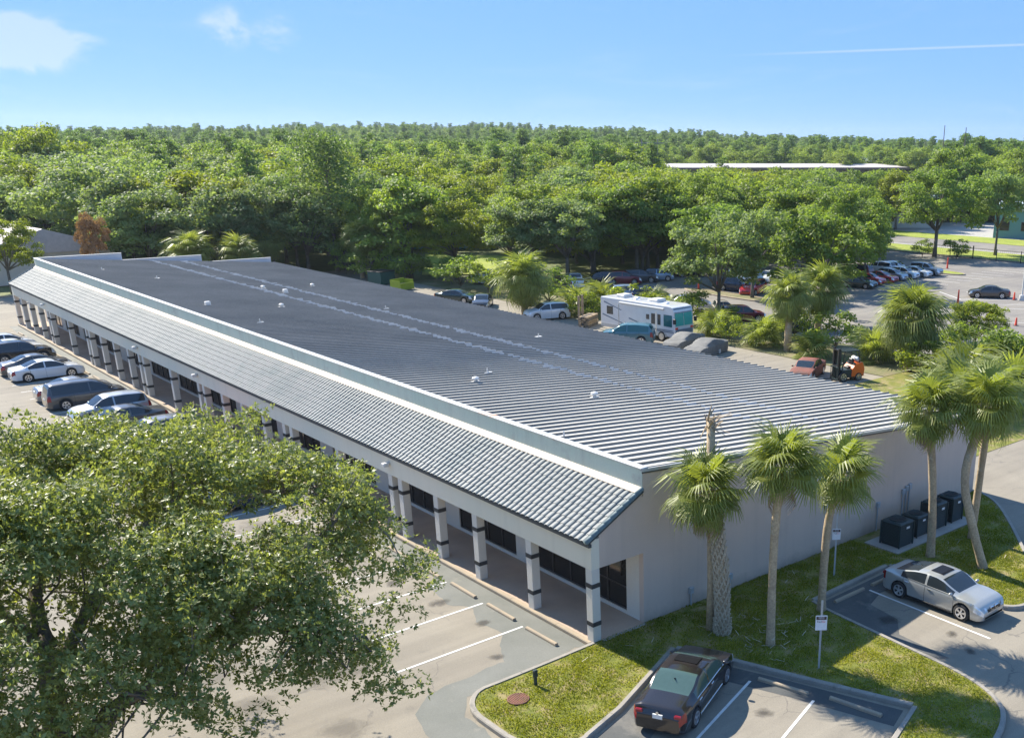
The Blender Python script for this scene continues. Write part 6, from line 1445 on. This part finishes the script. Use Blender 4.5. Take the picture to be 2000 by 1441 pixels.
R_white = pm('white_roof', (0.40, 0.36, 0.33), (0.33, 0.30, 0.275), 0.1, 0.7); R_blue = pm('blue_grey_roof', (0.42, 0.47, 0.52), (0.36, 0.42, 0.47), 0.2, 0.6)
W_brown = flat('brown_wall', (0.13, 0.085, 0.06), 0.9); W_teal = flat('teal_wall', (0.10, 0.21, 0.21), 0.8); W_cream = flat('cream_wall', (0.5, 0.47, 0.42), 0.9)
hall('house', 'low house with pale pinkish roof left behind the far end', 8.8, 142, rad(95), 36, 16, 3.6, W_cream, R_pale, 2.6, 8)
hall('house', 'house with teal walls at the far left edge', -6.5, 126, rad(80), 9, 7, 4.2, W_teal, R_pale, .8, 2)
hall('warehouse', 'long low warehouse with white roof and brown walls among far trees', 305, 262, rad(-24), 118, 30, 8.0, W_brown, R_white, 1.2, 20, 1.0, W_brown)
hall('warehouse', 'second far roof, grey blue, behind the long warehouse', 372, 250, rad(-24), 50, 24, 10.0, W_brown, R_blue, 1.6, 6)
hall('shop_block', 'small building with pale blue metal roof beyond the road', 172, 112, rad(-40), 18, 12, 4.6, W_cream, R_blue, 1.8, 4)
hall('shop_block', 'teal fronted building at the right picture edge beyond the road', 172, 74, rad(-70), 20, 14, 5.2, W_teal, R_blue, 1.2, 5)
hall('house', 'small teal roofed house behind the bright lawn', 71, 134, rad(-35), 13, 8, 3.2, W_teal, R_blue, 1.5, 4)
# power line structures
hf = thing('power_pole', 'two legged wooden power pole over the far trees', 'power pole', (205, 232, -0.2), rad(-30))
for xx in (-2.6, 2.6): MB().lathe([(.28, 0), (.18, 18.2), (0, 18.2)], 'z', 8, (xx, 0, 0)).obj('leg', M_kerb, hf)
MB().box(-4.6, 4.6, -.15, .15, 16.8, 17.15).tube([(-2.6, 0, 15), (2.6, 0, 11)], .1, 5).tube([(2.6, 0, 15), (-2.6, 0, 11)], .1, 5).obj('crossarm', M_kerb, hf)
lt = thing('lattice_tower', 'grey lattice power tower above the left woods', 'power tower', (22.0, 300, -0.2))
lb_ = MB(); HT = 21.5
for sx in (-1, 1):
    for sy in (-1, 1): lb_.tube([(sx * 2.6, sy * 2.6, 0), (sx * .5, sy * .5, HT)], .13, 4)
for k in range(9):
    f0, f1 = k / 9, (k + 1) / 9; w0, w1 = 2.6 - 2.1 * f0, 2.6 - 2.1 * f1
    for sy in (-1, 1):
        lb_.tube([(-w0, sy * w0, HT * f0), (w1, sy * w1, HT * f1)], .07, 4).tube([(w0, sy * w0, HT * f0), (-w1, sy * w1, HT * f1)], .07, 4)
        lb_.tube([(sy * w0, -w0, HT * f0), (sy * w1, w1, HT * f1)], .07, 4)
lb_.obj('frame', M_galv, lt)
for z in (15, 18): MB().tube([(-4, 0, z), (4, 0, z)], .12, 4).obj('crossarm', M_galv, lt)
for i, (x, y, h) in enumerate(((330, 205, 24), (318, 188, 23))):
    p = thing('utility_pole', ('left', 'right')[i] + ' of two thin dark poles on the right skyline', 'utility pole', (x, y, -0.2)); MB().lathe([(.25, 0), (.14, h), (0, h)], 'z', 8).obj('pole', M_bark, p)
# ------------------------------------------------------------------ air
hm = bpy.data.materials.new('air'); hm.use_nodes = True; hn = hm.node_tree; hn.nodes.clear()
ho = hn.nodes.new('ShaderNodeOutputMaterial'); hv = hn.nodes.new('ShaderNodeVolumePrincipled')
hv.inputs['Color'].default_value = (0.80, 0.90, 1.0, 1); hv.inputs['Density'].default_value = 0.00009; hv.inputs['Anisotropy'].default_value = 0.3
hn.links.new(hv.outputs[0], ho.inputs['Volume'])
o = MB().box(-400, 2600, -400, 2600, -1.6, 60).obj('haze', hm); o['kind'] = 'stuff'; tag(o, 'thin pale haze in the air over the whole place', 'haze')
